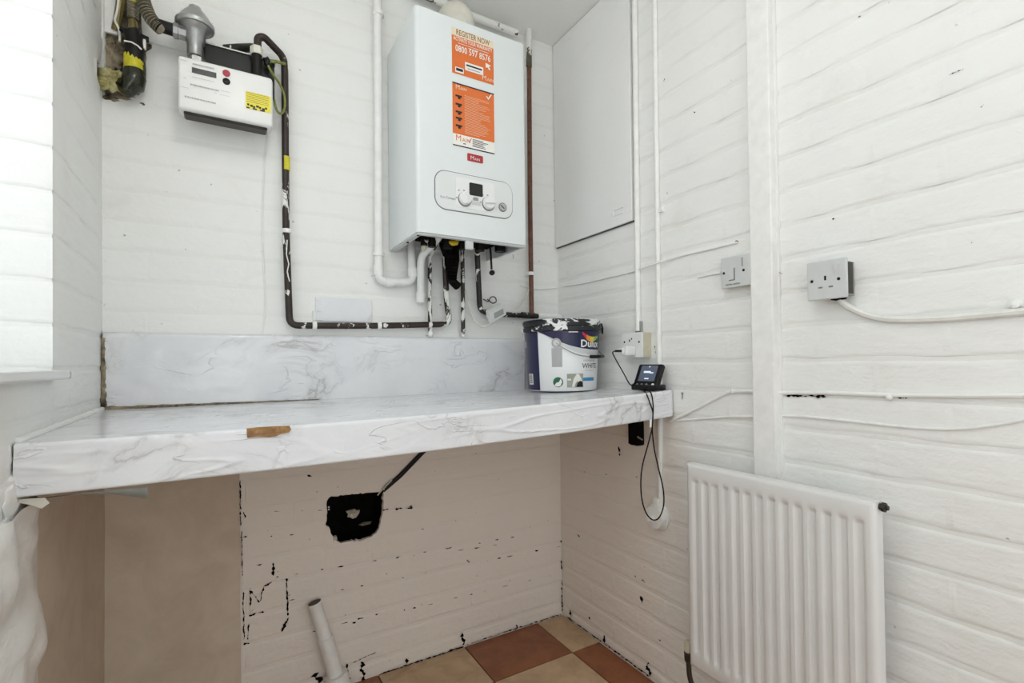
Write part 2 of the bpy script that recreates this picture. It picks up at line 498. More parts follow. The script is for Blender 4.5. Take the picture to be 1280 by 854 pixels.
floor = struct(MB().box((LW - 0.3, REAR - 0.12, -0.12), (0.12, 0.14, -0.004)).build('floor', 'dark_grout', smooth=False))

# floor tiles, one object each
def tile_mesh(w, d, mat, nm):
    m = MB().rbox((-w / 2, -d / 2, -0.010), (w / 2, d / 2, 0.0), 0.0018, 1)
    me = bpy.data.meshes.new(nm); me.from_pydata(m.v, [], m.f)
    me.materials.append(MATS[mat]); return me
TX = [0.0, -0.131, -0.461, -0.791, -1.121, -1.451, LW]
TY = [0.0, -0.245] + [-0.245 - 0.33 * k for k in range(1, 8)] + [REAR]
tcache = {}
for i in range(len(TX) - 1):
    for j in range(len(TY) - 1):
        w = TX[i] - TX[i + 1] - 0.004; d = TY[j] - TY[j + 1] - 0.004
        mat = 'tile_buff' if (i + j) % 2 == 0 else 'tile_red'
        key = (round(w, 3), round(d, 3), mat)
        if key not in tcache: tcache[key] = tile_mesh(w, d, mat, 'floor_tile')
        o = bpy.data.objects.new('floor_tile', tcache[key]); COL.objects.link(o)
        o.parent = floor
        o.location = V(((TX[i] + TX[i + 1]) / 2, (TY[j] + TY[j + 1]) / 2, random.uniform(-0.0008, 0.0006))) - OFF[floor]

# bricks under paint: each one an object, shared meshes for the alike ones
def brick_mesh(w, h, d, seed, mat):
    rnd = random.Random(seed)
    b = min(0.0045, h * 0.2, w * 0.2); c = b + 0.006
    nx, ny = (3, 1) if w > 0.09 else (2, 1)
    m = MB()
    ring = [(i, 0) for i in range(nx)] + [(nx, j) for j in range(ny)] + [(i, ny) for i in range(nx, 0, -1)] + [(0, j) for j in range(ny, 0, -1)]
    jit = {q: (rnd.uniform(-1, 1) * 0.0016, rnd.uniform(-1, 1) * 0.0016, rnd.uniform(-1, 1) * 0.0004) for q in ring}
    perp = rnd.choice((0.3, 0.5, 0.75, 0.9))          # how far paint fills the upright joints
    rows = []
    for ins, dep in ((0.0, None), (b, 0.9), (c, 1.0)):
        row = []
        for (i, j) in ring:
            u = ins + (w - 2 * ins) * i / nx; v = ins + (h - 2 * ins) * j / ny
            q = jit[i, j]
            if dep is None:
                z = d * perp if 0 < v < h and i in (0, nx) else -0.001
                row.append(len(m.v)); m.v.append(V((u, v, z)))
            else:
                row.append(len(m.v)); m.v.append(V((u + q[0], v + q[1], d * dep + q[2])))
        rows.append(row)
    n = len(ring)
    for r0, r1 in zip(rows[:-1], rows[1:]):
        for k in range(n):
            q = (k + 1) % n
            m.f.append((r0[k], r0[q], r1[q], r1[k]))
    top = {q: rows[-1][k] for k, q in enumerate(ring)}
    for i in range(nx): m.f.append((top[i, 0], top[i + 1, 0], top[i + 1, ny], top[i, ny]))
    # ends: paint nearly fills the upright joint
    for k, (i, j) in enumerate(ring):
        if i in (0, nx): m.v[rows[0][k]].z = d * perp
    me = bpy.data.meshes.new('brick'); me.from_pydata(m.v, [], m.f)
    me.polygons.foreach_set('use_smooth', [True] * len(me.polygons))
    me.materials.append(MATS[mat]); return me
bcache = {}
def brick(wall, axis, a0, a1, b0, b1, d, var, mat):
    w, h = a1 - a0, b1 - b0
    if w < 0.02 or h < 0.02: return
    key = (round(w, 3), round(h, 3), round(d, 4), var, mat)
    if key not in bcache: bcache[key] = brick_mesh(w, h, d, hash(key[:2]) ^ var, mat)
    o = bpy.data.objects.new('brick', bcache[key]); COL.objects.link(o); o.parent = wall
    if axis == 'back': M = Matrix(((1, 0, 0), (0, 0, -1), (0, 1, 0))); p = V((a0, 0, b0))
    elif axis == 'right': M = Matrix(((0, 0, -1), (-1, 0, 0), (0, 1, 0))); p = V((0, a1, b0))
    elif axis == 'left': M = Matrix(((0, 0, 1), (1, 0, 0), (0, 1, 0))); p = V((LW, a0, b0))
    elif axis == 'reveal': M = Matrix(((1, 0, 0), (0, 0, -1), (0, 1, 0))); p = V((a0, WIN[1], b0))
    o.matrix_local = Matrix.Translation(p - OFF[wall]) @ M.to_4x4()
def courses(wall, axis, lo, hi, z_base, ch, pitch, ph, holes, depth, mat, gb=0.007, gp=-0.003, ztop=CEIL):
    k = 0; z = z_base
    while z > 0.02: z -= ch; k -= 1
    while z < ztop - 0.015:
        z0 = max(z, 0.0) + gb / 2; z1 = min(z + ch, ztop) - gb / 2
        o = ph + (pitch / 2 if k % 2 else 0)
        n0 = math.floor((lo - o) / pitch) - 1
        for n in range(n0, n0 + int((hi - lo) / pitch) + 4):
            a0 = max(o + n * pitch, lo) + gp / 2; a1 = min(o + (n + 1) * pitch, hi) - gp / 2
            if a1 - a0 < 0.03: continue
            rs = [(a0, a1, z0, z1)]
            for h in holes: rs = subtract(rs, h)
            for r in rs: brick(wall, axis, *r, depth((r[0] + r[1]) / 2, (r[2] + r[3]) / 2), random.randrange(4), mat)
        z += ch; k += 1
PATCH = (LW, B(302, 700).x, 0.0, 0.93)          # bare plaster under the left end of the worktop
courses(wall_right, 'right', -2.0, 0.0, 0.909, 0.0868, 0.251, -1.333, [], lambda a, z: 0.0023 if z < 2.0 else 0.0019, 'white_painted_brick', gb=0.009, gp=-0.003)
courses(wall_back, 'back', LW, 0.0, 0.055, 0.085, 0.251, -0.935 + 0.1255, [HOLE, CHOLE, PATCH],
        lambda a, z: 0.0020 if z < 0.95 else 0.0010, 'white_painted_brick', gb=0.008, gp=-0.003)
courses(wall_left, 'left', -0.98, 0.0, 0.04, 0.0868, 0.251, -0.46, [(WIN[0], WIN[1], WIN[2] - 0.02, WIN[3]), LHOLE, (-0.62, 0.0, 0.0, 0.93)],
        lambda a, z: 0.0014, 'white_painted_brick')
courses(wall_left, 'reveal', LW - 0.2, LW, 0.04, 0.0868, 0.251, LW - 0.1, [(LW - 1, LW + 1, 0, WIN[2] + 0.004)], lambda a, z: 0.003, 'white_reveal_paint', ztop=WIN[3])

# bare plaster on the far wall and the left wall below the worktop, ragged where it meets the paint
def ragged_patch(name, wall, fn, mat, nu=14, nv=14):
    m = MB().grid(fn, nu, nv)
    return m.build(name, mat, wall, angle=60, recalc=False)
def pb(u, v):
    x = LW + (PATCH[1] - LW) * u; z = 0.93 * v
    if u == 1: x += noise.noise(V((0, 0, z * 9))) * 0.010
    y = -0.006 - 0.004 * noise.noise(V((x * 4, 0, z * 4)))
    if u == 1 : y = 0.001
    return (x, y, z)
ragged_patch('bare_plaster', wall_back, pb, 'bare_plaster')
def plf(u, v):
    y = -0.585 * u; z = 0.93 * v
    if u == 1: y += 0.035 * noise.noise(V((3, 0, z * 7))) - 0.03 * (z / 0.93) + 0.02
    x = LW + 0.006 + 0.006 * noise.noise(V((1.5, y * 4, z * 4)))
    if u == 1: x = LW + 0.0005
    return (x, y, z)
ragged_patch('bare_plaster', wall_left, plf, 'bare_plaster', 12, 24)
def lumpy_strip(u, v):
    y = -0.56 - 0.44 * u; z = 0.86 * v
    x = LW + 0.003 + 0.020 * max(0.0, 0.55 + noise.noise(V((y * 9, 2, z * 7))) + 0.5 * noise.noise(V((y * 25, 2, z * 22)))) * min(1.0, u * 8)
    return (x, y, z)
ragged_patch('lumpy_render', wall_left, lumpy_strip, 'white_painted_brick', 26, 60)

# hole broken through under the worktop: crumbling rim, near-black back, lumps and a clip
def rim(name, wall, poly, rect, plane, mat, depth):
    """ring from the rectangular opening to the ragged outline; plane maps (a, b, d) to the world"""
    ca = sum(p[0] for p in poly) / len(poly); cb = sum(p[1] for p in poly) / len(poly)
    N = 72; inner = []; outer = []
    def hit(poly_, ang):
        dx, dy = math.cos(ang), math.sin(ang); best = 0.0
        for i in range(len(poly_)):
            (x1, y1), (x2, y2) = poly_[i], poly_[(i + 1) % len(poly_)]
            ex, ey = x2 - x1, y2 - y1
            den = dx * ey - dy * ex
            if abs(den) < 1e-12: continue
            t = ((x1 - ca) * ey - (y1 - cb) * ex) / den; s_ = ((x1 - ca) * dy - (y1 - cb) * dx) / den
            if t > 0 and -1e-6 <= s_ <= 1 + 1e-6: best = max(best, t)
        return best
    rp = [(rect[0], rect[2]), (rect[1], rect[2]), (rect[1], rect[3]), (rect[0], rect[3])]
    m = MB()
    for k in range(N):
        a = 2 * PI * k / N
        ro = hit(rp, a); ri = min(hit(poly, a) * (1 + 0.06 * noise.noise(V((k * 0.9, 0, 3)))), ro * 0.995)
        c, s_ = math.cos(a), math.sin(a)
        ro2 = ro + 0.014
        m.v.append(V(plane(ca + c * ro2, cb + s_ * ro2, 0.0002)))
        m.v.append(V(plane(ca + c * (ri * 0.6 + ro * 0.4), cb + s_ * (ri * 0.6 + ro * 0.4), 0.004)))
        m.v.append(V(plane(ca + c * ri, cb + s_ * ri, 0.001)))
        m.v.append(V(plane(ca + c * (ri * 1.0), cb + s_ * (ri * 1.0), -depth)))
    for k in range(N):
        q = (k + 1) % N
        for e in range(3): m.f.append((k * 4 + e, q * 4 + e, q * 4 + e + 1, k * 4 + e + 1))
    return m.build(name, mat, wall, angle=50)
hp = [(408, 625), (414, 621), (430, 619), (445, 617.5), (462, 616), (478, 614.5), (478.5, 628), (478, 640), (475, 655), (472, 665), (464, 671), (452, 675), (440, 676), (426, 679), (418, 675), (414, 668), (412, 660), (407, 656), (409, 645), (408.5, 635)]
hole_poly = [(B(*p).x, B(*p).z) for p in hp]
rim('broken_edge', wall_back, hole_poly, HOLE, lambda a, b, d: (a, -d, b), 'white_painted_mortar', 0.012)
MB().box((HOLE[0] - 0.02, 0.105, HOLE[2] - 0.02), (HOLE[1] + 0.02, 0.135, HOLE[3] + 0.02)).build('cavity_back', 'matt_black', wall_back, smooth=False)
hole_sides = MB()
for a0, a1, b0, b1 in ((HOLE[0] - 0.004, HOLE[0] + 0.006, HOLE[2], HOLE[3]), (HOLE[1] - 0.006, HOLE[1] + 0.004, HOLE[2], HOLE[3]), (HOLE[0], HOLE[1], HOLE[2] - 0.004, HOLE[2] + 0.004), (HOLE[0], HOLE[1], HOLE[3] - 0.004, HOLE[3] + 0.004)):
    hole_sides.box((a0, 0.0125, b0), (a1, 0.13, b1))
hole_sides.build('cavity_side', 'matt_black', wall_back, smooth=False)
MB().lump(B(441, 642, -0.06), 0.016, 0.7, 2, (1.3, 0.7, 1.0), 2).build('rubble_lump', 'crumbly_plaster', wall_back)
MB().lump(B(455, 655, -0.07), 0.012, 0.6, 2, (1.8, 0.7, 0.5), 5).build('rubble_lump', 'dirty_mortar', wall_back)
MB().lump(B(418, 673, -0.004), 0.010, 0.6, 2, (1.0, 0.7, 1.0), 9).build('rubble_lump', 'crumbly_plaster', wall_back)
clip = MB()
for dx in (-1, 1):
    c = B(412, 637, 0.0) + V((0, 0.015, 0.004 * dx))
    clip.lump(c, 0.0035, 0.2, 1, (1.0, 0.4, 0.8), dx)
clip.build('metal_clip', 'print_white', wall_back)

# corner opening where the gas main enters
cp = [(131, 128), (150, 124), (168, 117), (172, 104), (183, 92), (181, 66), (192, 60), (189, 52), (178, 44), (176, 20), (177, -30), (131, -30)]
corner_poly = [(B(*p).x, B(*p).z) for p in cp]
corner_poly = [(max(a, LW + 0.001), min(b, CHOLE[3] - 0.002)) for a, b in corner_poly]
rim('broken_edge', wall_back, corner_poly, CHOLE, lambda a, b, d: (a, -d, b), 'white_painted_mortar', 0.02)
lp = [(131, 128), (127, 118), (122, 105), (119, 92), (118.5, 72), (124, 80), (128, 70), (129, 50), (131, 45)]
left_poly = [(L(*p).y, L(*p).z) for p in lp]
left_poly = [(min(a, -0.0005), b) for a, b in left_poly]
rim('broken_edge', wall_left, left_poly, LHOLE, lambda a, b, d: (LW + d, a, b), 'white_painted_brick', 0.02)
fill = MB().box((LW - 0.1, 0.055, CHOLE[2] - 0.02), (CHOLE[1] + 0.02, 0.13, CHOLE[3] + 0.02))
fill.build('cavity_back', 'dirty_mortar', wall_back, smooth=False)
m = MB()
for i, (x, y, o, r, s) in enumerate(((137, 60, -0.03, 0.030, (0.8, 0.7, 2.0)), (148, 72, -0.03, 0.028, (1, 0.7, 1.3)), (140, 30, -0.04, 0.026, (0.7, 0.6, 2.4)), (150, 118, -0.01, 0.026, (1.6, 0.8, 0.4)), (172, 110, -0.01, 0.014, (1.4, 0.7, 0.5)), (186, 62, -0.01, 0.012, (1.3, 0.7, 0.8)), (138, 124, 0.0, 0.012, (1.6, 0.5, 0.7)), (152, 122, 0.001, 0.013, (1.8, 0.4, 0.5)), (166, 117, 0.001, 0.011, (1.5, 0.4, 0.6)), (180, 100, 0.0, 0.010, (0.6, 0.4, 1.6)), (182, 72, 0.0, 0.009, (0.6, 0.4, 1.6)), (178, 130, 0.0, 0.007, (1.6, 0.35, 0.5)))):
    m.lump(B(x, y, o), r, 0.5, 3, s, i * 3.1)
m.build('rough_mortar', 'dirty_mortar', wall_back)
MB().box((LW - 0.12, -0.085, LHOLE[2] - 0.01), (LW - 0.06, 0.06, LHOLE[3] + 0.01)).build('cavity_side', 'matt_black', wall_left, smooth=False)

# cracks and bare mortar in the joints, low on the walls
def crack(m, fn, x0, y0, x1, y1, w, seed):
    n = max(4, int(math.hypot(x1 - x0, y1 - y0) / 1.6)); up = []; dn = []
    dx, dy = x1 - x0, y1 - y0; l = math.hypot(dx, dy) or 1; nx, ny = -dy / l, dx / l
    for i in range(n + 1):
        t = i / n; q = t * l
        j = noise.noise(V((seed, q * 0.15, 0))) * w * 0.55 + noise.noise(V((seed, q * 0.7, 7))) * w * 0.15
        ww = w * 0.5 * max(0.03, 0.55 + 1.3 * noise.noise(V((seed + 9, q * 0.30, 1))) + 0.5 * noise.noise(V((seed + 4, q * 0.9, 1)))) * (0.1 if i in (0, n) else 1)
        up.append(fn(x0 + dx * t + nx * (j + ww), y0 + dy * t + ny * (j + ww)))
        dn.append(fn(x0 + dx * t + nx * (j - ww), y0 + dy * t + ny * (j - ww)))
    k = len(m.v); m.v += [V(p) for p in up + dn]
    for i in range(n): m.f.append((k + i, k + i + 1, k + n + 2 + i, k + n + 1 + i))
mk = MB()
fb = lambda x, y: B(x, y, 0.0042)
sd = 0
for c in ((341, 702, 342, 720, 3), (312, 738, 325, 753, 3.5), (325, 752, 330, 733, 2), (330, 733, 340, 728, 2), (313, 735, 313, 768, 2), (358, 723, 360, 770, 2.5), (352, 790, 361, 772, 4), (311, 770, 330, 765, 2), (478, 639, 486, 637, 3), (494, 637, 503, 635, 3), (507, 636, 516, 634, 2.5),
          (578, 790, 579, 807, 4), (703, 724, 703, 765, 3), (700, 698, 706, 702, 3), (701, 676, 702, 678, 3), (645, 781, 646, 786, 3), (452, 827, 455, 852, 6), (432, 830, 437, 850, 4), (440, 830, 470, 815, 2), (393, 842, 400, 854, 9), (508, 823, 509, 830, 4), (384, 594, 390, 596, 4), (527, 661, 530, 662, 3), (583, 700, 587, 704, 2), (512, 634, 516, 633, 2), (705, 760, 709, 771, 3),
          (300, 600, 301, 660, 2), (302, 664, 303, 720, 1.5), (304, 740, 305, 800, 2), (304, 806, 312, 804, 3), (305, 640, 306, 648, 4), (310, 800, 311, 780, 2), (320, 707, 330, 705, 1.5), (473, 844, 530, 824.5, 2.2), (530, 825, 583, 807, 2.0), (583, 806.5, 640, 787.5, 1.6), (640, 787.5, 702, 768, 1.6)):
    sd += 1; crack(mk, fb, *c, sd * 1.7)
rnd = random.Random(3)
for y0, x0, x1, sl in ((722, 345, 700, -0.17), (751, 360, 700, -0.2), (779, 440, 700, -0.24), (700, 480, 640, -0.13), (672, 300, 400, -0.05), (806, 330, 470, -0.27), (640, 310, 405, -0.02)):
    x = x0
    while x < x1:
        l = rnd.uniform(1.5, 9); sd += 1
        yy = y0 + sl * (x - x0)
        if rnd.random() < 0.8: crack(mk, fb, x, yy, x + l, yy + sl * l, rnd.uniform(0.8, 2.2), sd * 1.3)
        x += l + rnd.uniform(6, 30)
mk.build('joint_crack', 'matt_black', wall_back, smooth=False, recalc=False)['kind'] = 'stuff'
mk = MB()
fr = lambda x, y: R(x, y, 0.0052)
for c in ((803, 724, 806, 729, 4), (801, 745, 802, 755, 3), (793, 720, 795, 722, 2), (810, 828, 812, 846, 5), (755, 794, 756, 805, 4), (712, 762, 713, 771, 4), (773, 558, 775, 570, 3), (765, 72, 767, 80, 4), (764, 50, 765, 52, 2), (831, 98, 829, 102, 2), (867, 139, 869, 141, 3), (757, 505, 772, 506, 1.5), (980, 494, 1032, 496, 3), (1121, 497, 1134, 497, 4), (1177, 400, 1179, 404, 2.5), (1073, 22, 1076, 20, 3), (1040, 274, 1043, 273, 2), (1214, 303, 1215, 304, 2), (852, 490, 853, 500, 2), (826, 455, 827, 462, 2), (700, 700, 702, 712, 2), (818, 432, 819, 442, 2), (1225, 134, 1230, 130, 2), (1186, 94, 1205, 86, 1.5), (708, 771, 760, 808, 1.4), (760, 808, 812, 846, 1.8), (736, 771, 738, 776, 2), (722, 668, 724, 672, 2)):
    sd += 1; crack(mk, fr, *c, sd * 1.9)
for y0, x0, x1, sl in ((590, 730, 850, 0.1), (660, 720, 850, 0.3), (740, 715, 840, 0.55), (772, 712, 800, 0.7)):
    x = x0
    while x < x1:
        l = rnd.uniform(1.5, 5); sd += 1
        yy = y0 + sl * (x - x0)
        if rnd.random() < 0.35: crack(mk, fr, x, yy, x + l, yy + sl * l, rnd.uniform(0.8, 1.8), sd * 1.3)
        x += l + rnd.uniform(8, 30)
mk.build('joint_crack', 'matt_black', wall_right, smooth=False, recalc=False)['kind'] = 'stuff'
# pencilled figure beside the boiler
m = MB()
text_on(m, '3', 0.022, lambda x, y: B(640, 323, 0.0045) + V((x, 0, y)))
text_on(m, '+', 0.012, lambda x, y: B(645, 321, 0.0045) + V((x + 0.004, 0, y + 0.006)))
m.build('pencil_mark', 'mid_grey', wall_back, smooth=False)

# window and sill in the left wall, unseen fill door in the rear wall, sized for its light
def glazed(name, a0, a1, z0, z1, plane, mull, sill=None):
    root = thing(name, plane((a0 + a1) / 2, 0, z0), None, None); root['kind'] = 'structure'
    f = 0.06
    fr_ = MB()
    def bx(m, p0, p1, q0, q1, d0, d1):
        c = [plane(p, d, q) for p in (p0, p1) for d in (d0, d1) for q in (q0, q1)]
        lo = [min(v[i] for v in c) for i in range(3)]; hi = [max(v[i] for v in c) for i in range(3)]
        m.box(lo, hi)
    bx(fr_, a0, a1, z0, z0 + f, 0, 0.06); bx(fr_, a0, a1, z1 - f, z1, 0, 0.06)
    bx(fr_, a0, a0 + f, z0 + f, z1 - f, 0, 0.06); bx(fr_, a1 - f, a1, z0 + f, z1 - f, 0, 0.06)
    fr_.build('window_frame', 'upvc_white', root, smooth=False)
    edges = [a0 + f] + mull + [a1 - f]
    for q in mull:
        mu = MB(); bx(mu, q - 0.03, q + 0.03, z0 + f, z1 - f, 0, 0.06); mu.build('mullion', 'upvc_white', root, smooth=False)
    for e0, e1 in zip(edges[:-1], edges[1:]):
        g = MB(); bx(g, e0, e1, z0 + f, z1 - f, 0.028, 0.034); g.build('pane', 'window_glass', root, smooth=False)
    return root
win = glazed('window_1', WIN[0], WIN[1], WIN[2], WIN[3], lambda a, d, z: V((LW - 0.20 - d, a, z)), [(WIN[0] + WIN[1]) / 2])
SY = L(88, 466, 0.03).y
sl = MB().rbox((LW - 0.2, WIN[0] - 0.1, 1.062), (LW + 0.03, WIN[1], 1.0795), 0.004)
sl.rbox((LW + 0.001, WIN[1] - 0.01, 1.062), (LW + 0.03, SY, 1.0795), 0.004)
sl.build('window_sill', 'upvc_white', win)
glazed('fill_door_1', FILL_DOOR[0], FILL_DOOR[1], FILL_DOOR[2], FILL_DOOR[3], lambda a, d, z: V((a, REAR - 0.03 - d, z)), [(FILL_DOOR[0] + FILL_DOOR[1]) / 2])

# ceiling lamp of the room, above the camera
plain('lamp_glass', (0.9, 0.9, 0.88), 0.3, var=0.0, emit=((1.0, 0.985, 0.955), LAMP))
LX, LY, LZ, LR = -1.12, -1.30, 2.28, 0.14
lp_ = thing('ceiling_lamp', (LX, LY, LZ - LR), 'white glass globe lamp under the ceiling above the viewer', 'lamp')
MB().lathe([(0.05, CEIL - 0.035), (0.06, CEIL - 0.02), (0.06, CEIL - 0.001)], (LX, LY, 0), (0, 0, 1), 20).build('ceiling_rose', 'white_plastic', lp_)
MB().lathe([(LR * math.sin(PI * k / 16), LZ - LR * math.cos(PI * k / 16)) for k in range(17)], (LX, LY, 0), (0, 0, 1), 28).build('lamp_shade', 'lamp_glass', lp_)

# fill lamp added unseen behind the camera to brighten under the worktop
plain('fill_lamp_paper', (0.9, 0.88, 0.84), 0.6, var=0.0, emit=((1.0, 0.965, 0.92), FILL_LAMP))
LX, LY, LZ, LR = -1.28, -2.45, 0.90, 0.18
fl_ = thing('fill_lamp', (LX, LY, 0), 'added fill lamp, a white paper globe on a pole unseen behind the viewer', 'lamp')
MB().lathe([(0.13, 0.0), (0.13, 0.012), (0.02, 0.02)], (LX, LY, 0.001), (0, 0, 1), 28).build('base', 'white_plastic', fl_)
MB().tube([(LX, LY, 0.015), (LX, LY, LZ - LR + 0.01)], 0.011, 10).build('pole', 'white_plastic', fl_)
MB().lathe([(LR * math.sin(PI * k / 16), LZ - LR * math.cos(PI * k / 16)) for k in range(17)], (LX, LY, 0), (0, 0, 1), 28).build('lamp_shade', 'fill_lamp_paper', fl_)

# ================================================================== OBJECTS
# ------------------------------------------------------------------ worktop and upstand
def yfront(x): return -0.682 + 0.040 * (x - LW) / -LW
def zfront(x):
    t = (x - LW) / -LW
    return 0.965 - 0.02 * t + 0.0465 * t * t
def zback(x): return 0.969 + 0.0039 * (x - LW) / -LW
def ztop(x, y):
    s_ = min(1.0, max(0.0, y / yfront(x)))
    return zback(x) * (1 - s_) + zfront(x) * s_
X0, X1 = LW + 0.004, -0.004
FASC = 0.084
wt = thing('worktop', ((LW) / 2, -0.34, 0.88), 'long white marble-effect shelf worktop with crinkled film on its front edge', 'worktop')
def ridge(p, k): return max(0.0, 1 - abs(noise.noise(p)) * k)
def film(u, v):
    x = X0 + (X1 - X0) * u
    yf, zf = yfront(x), zfront(x)
    if v < 0.6:
        y = -0.001 + (yf + 0.006) * (v / 0.6)
        return (x, y, ztop(x, y) + 0.0006 * noise.noise(V((x * 9, y * 9, 0))))
    t = (v - 0.6) / 0.4
    if t < 0.12:
        a = t / 0.12 * PI / 2
        y, z = yf + 0.006 - 0.006 * math.sin(a), zf - 0.006 + 0.006 * math.cos(a)
    elif t > 0.93:
        a = (t - 0.93) / 0.07
        y, z = yf + 0.012 * a, zf - FASC - 0.001 * a
    else:
        q = (t - 0.12) / 0.81
        y, z = yf, zf - 0.006 - (FASC - 0.006) * q
        edge = math.sin(PI * min(1, max(0, q))) ** 0.5
        c = 0.6 + 0.8 * noise.noise(V((x * 2.2, 5, 0)))
        g1 = max(0.0, min(1.0, 0.25 + 1.8 * noise.noise(V((x * 3.1, z * 7, 2.0))))); g2 = max(0.0, min(1.0, 0.2 + 1.8 * noise.noise(V((x * 2.3, z * 6, 9.0)))))
        wv = 0.0075 * ridge(V((x * 3.6 + z * 12, z * 26 - x * 3.0, 1.0)), 9) * g1 + 0.0065 * ridge(V((x * 8 - z * 30, z * 12 + x * 2.0, 7.0)), 10) * g2 + 0.0022 * noise.noise(V((x * 4, z * 9, 4)))
        y -= wv * edge * max(0.15, c)
    if x > -0.03: y += (x + 0.03) ** 2 * 18
    return (x, y, z)
MB().grid(film, 340, 84).build('marble_film', 'marble_film', wt, angle=70, recalc=False)
core = MB()
n = 24
for i in range(n):
    xa = X0 + (X1 - 0.04 - X0) * i / n; xb = X0 + (X1 - 0.04 - X0) * (i + 1) / n
    k = len(core.v)
    for x in (xa, xb):
        core.v += [V((x, -0.002, zback(x) - 0.002)), V((x, yfront(x) + 0.008, zfront(x) - 0.004)), V((x, yfront(x) + 0.008, zfront(x) - FASC + 0.001)), V((x, -0.002, zback(x) - 0.04))]
    core.f += [(k, k + 1, k + 5, k + 4), (k + 1, k + 2, k + 6, k + 5), (k + 2, k + 3, k + 7, k + 6), (k + 3, k, k + 4, k + 7)]
core.f += [(0, 1, 2, 3), (len(core.v) - 4, len(core.v) - 3, len(core.v) - 2, len(core.v) - 1)]
core.build('board', 'chipboard', wt, smooth=False)
chip = [(308.5, 536), (325, 534.5), (345, 533.2), (362, 532.8), (364, 537), (361, 541), (352, 542.5), (345, 545.5), (334, 546.5), (322, 546), (309, 547.5)]
yo = -yfront(B(335, 540, 0.66).x)
MB().prism([B(x, y, yo + 0.0035) for x, y in chip], (0, 0.008, 0)).build('chipped_edge', 'chipboard', wt, smooth=False)['label'] = 'bare brown chipboard where the film has torn off'
dk = MB()
dk.prism([B(x, y, yo + 0.0038) for x, y in ((310, 543), (330, 541), (352, 539.5), (352, 541), (330, 543), (310, 545.5))], (0, 0.002, 0))
dk.build('dark_split', 'print_brown', wt, smooth=False)
# loose flap of film hanging under the left end
def flap(u, v):
    xt = 50 + 135 * u
    yt = 623.5 - 15 * u + 0.5
    hang = (3 + 17 * u ** 1.2 - 3 * math.sin(PI * u)) * v
    p = B(xt - 3 * v * u, yt + hang, 0.655)
    return (p.x, p.y + 0.03 * v * v + 0.01 * math.sin(3 * u), p.z)
MB().grid(flap, 20, 6).build('loose_flap', 'grey_film', wt, recalc=False)['label'] = 'grey backing of film peeling off the underside'
fl2 = MB().prism([B(x, y, 0.668) for x, y in ((12, 627), (28, 624), (56, 622.5), (62, 629), (52, 636), (40, 632), (26, 629))], (0, 0.004, 0))
fl2.build('loose_flap', 'cable_cream', wt, smooth=False)
# upstand against the far wall
UX0, UX1 = LW + 0.006, B(655, 421, 0.02).x
up = thing('upstand', ((UX0 + UX1) / 2, -0.01, 0.97), 'low upright board in glossy grey-white marble film along back of worktop', 'splashback')
def upst(u, v):
    x = UX0 + (UX1 - UX0) * u
    z0 = zback(x); z1 = B(390, 419.5, 0.02).z + 0.001
    wob = 0.0012 * noise.noise(V((x * 7, 3, v * 2))) + (0.002 * ridge(V((x * 8, v * 4, 2)), 5) if x < -1.15 else 0.0007 * ridge(V((x * 5, v * 3, 2)), 6))
    if v > 0.94:
        return (x, -0.022 + 0.021 * (v - 0.94) / 0.06, z1 - 0.0005)
    return (x, -0.022 - wob, z0 + (z1 - z0) * v / 0.94)
MB().grid(upst, 90, 22).build('film_face', 'marble_film', up, angle=60, recalc=False)
MB().box((UX0, -0.020, zback(0) + 0.003), (UX1 - 0.001, -0.003, B(390, 419.5, 0.02).z - 0.006)).build('board', 'chipboard', up, smooth=False)
sl_ = MB()
P = [V((LW + 0.012 + i * 0.014, -0.0245, zback(LW) + 0.003 + 0.002 * noise.noise(V((i * 0.4, 0, 0))))) for i in range(40)]
sl_.tube(P, 0.004, 6, rads=[max(0.0008, 0.0055 * (1 - i / 42) * (1 + 0.8 * noise.noise(V((i * 0.7, 3, 0))))) for i in range(40)])
P = [V((LW + 0.006 + 0.003 * noise.noise(V((i * 0.5, 1, 0))), -0.0225, zback(LW) + 0.008 + i * 0.0075)) for i in range(26)]
sl_.tube(P, 0.005, 6, rads=[0.0075 * (1 - i / 60) * (1 + 0.7 * noise.noise(V((i * 0.6, 8, 0)))) for i in range(26)])
sl_.build('dirty_sealant', 'dirty_mortar', up)['label'] = 'grimy strip of sealant in the corner'
# painted sealant along left wall
m = MB()
P = [V((LW + 0.004, -0.012 - i * 0.0133, ztop(LW, -0.012 - i * 0.0133) + 0.002)) for i in range(50)]
m.tube(P, 0.006, 8, rads=[0.0065 * (1 + 0.35 * noise.noise(V((i * 0.35, 2, 5)))) for i in range(50)])
m.build('sealant_bead', 'white_painted_brick', wall_left)
m = MB()
for i, (x, y, r) in enumerate(((8, 640, 0.030), (16, 634, 0.022), (10, 600, 0.018), (12, 615, 0.022), (25, 640, 0.018), (5, 575, 0.016), (20, 660, 0.026), (4, 665, 0.03))):
    m.lump(L(x, y, -0.004), r * 1.3, 0.6, 3, (0.34, 1.0, 1.1), i * 2.3)
m.build('lumpy_filler', 'white_painted_brick', wall_left)

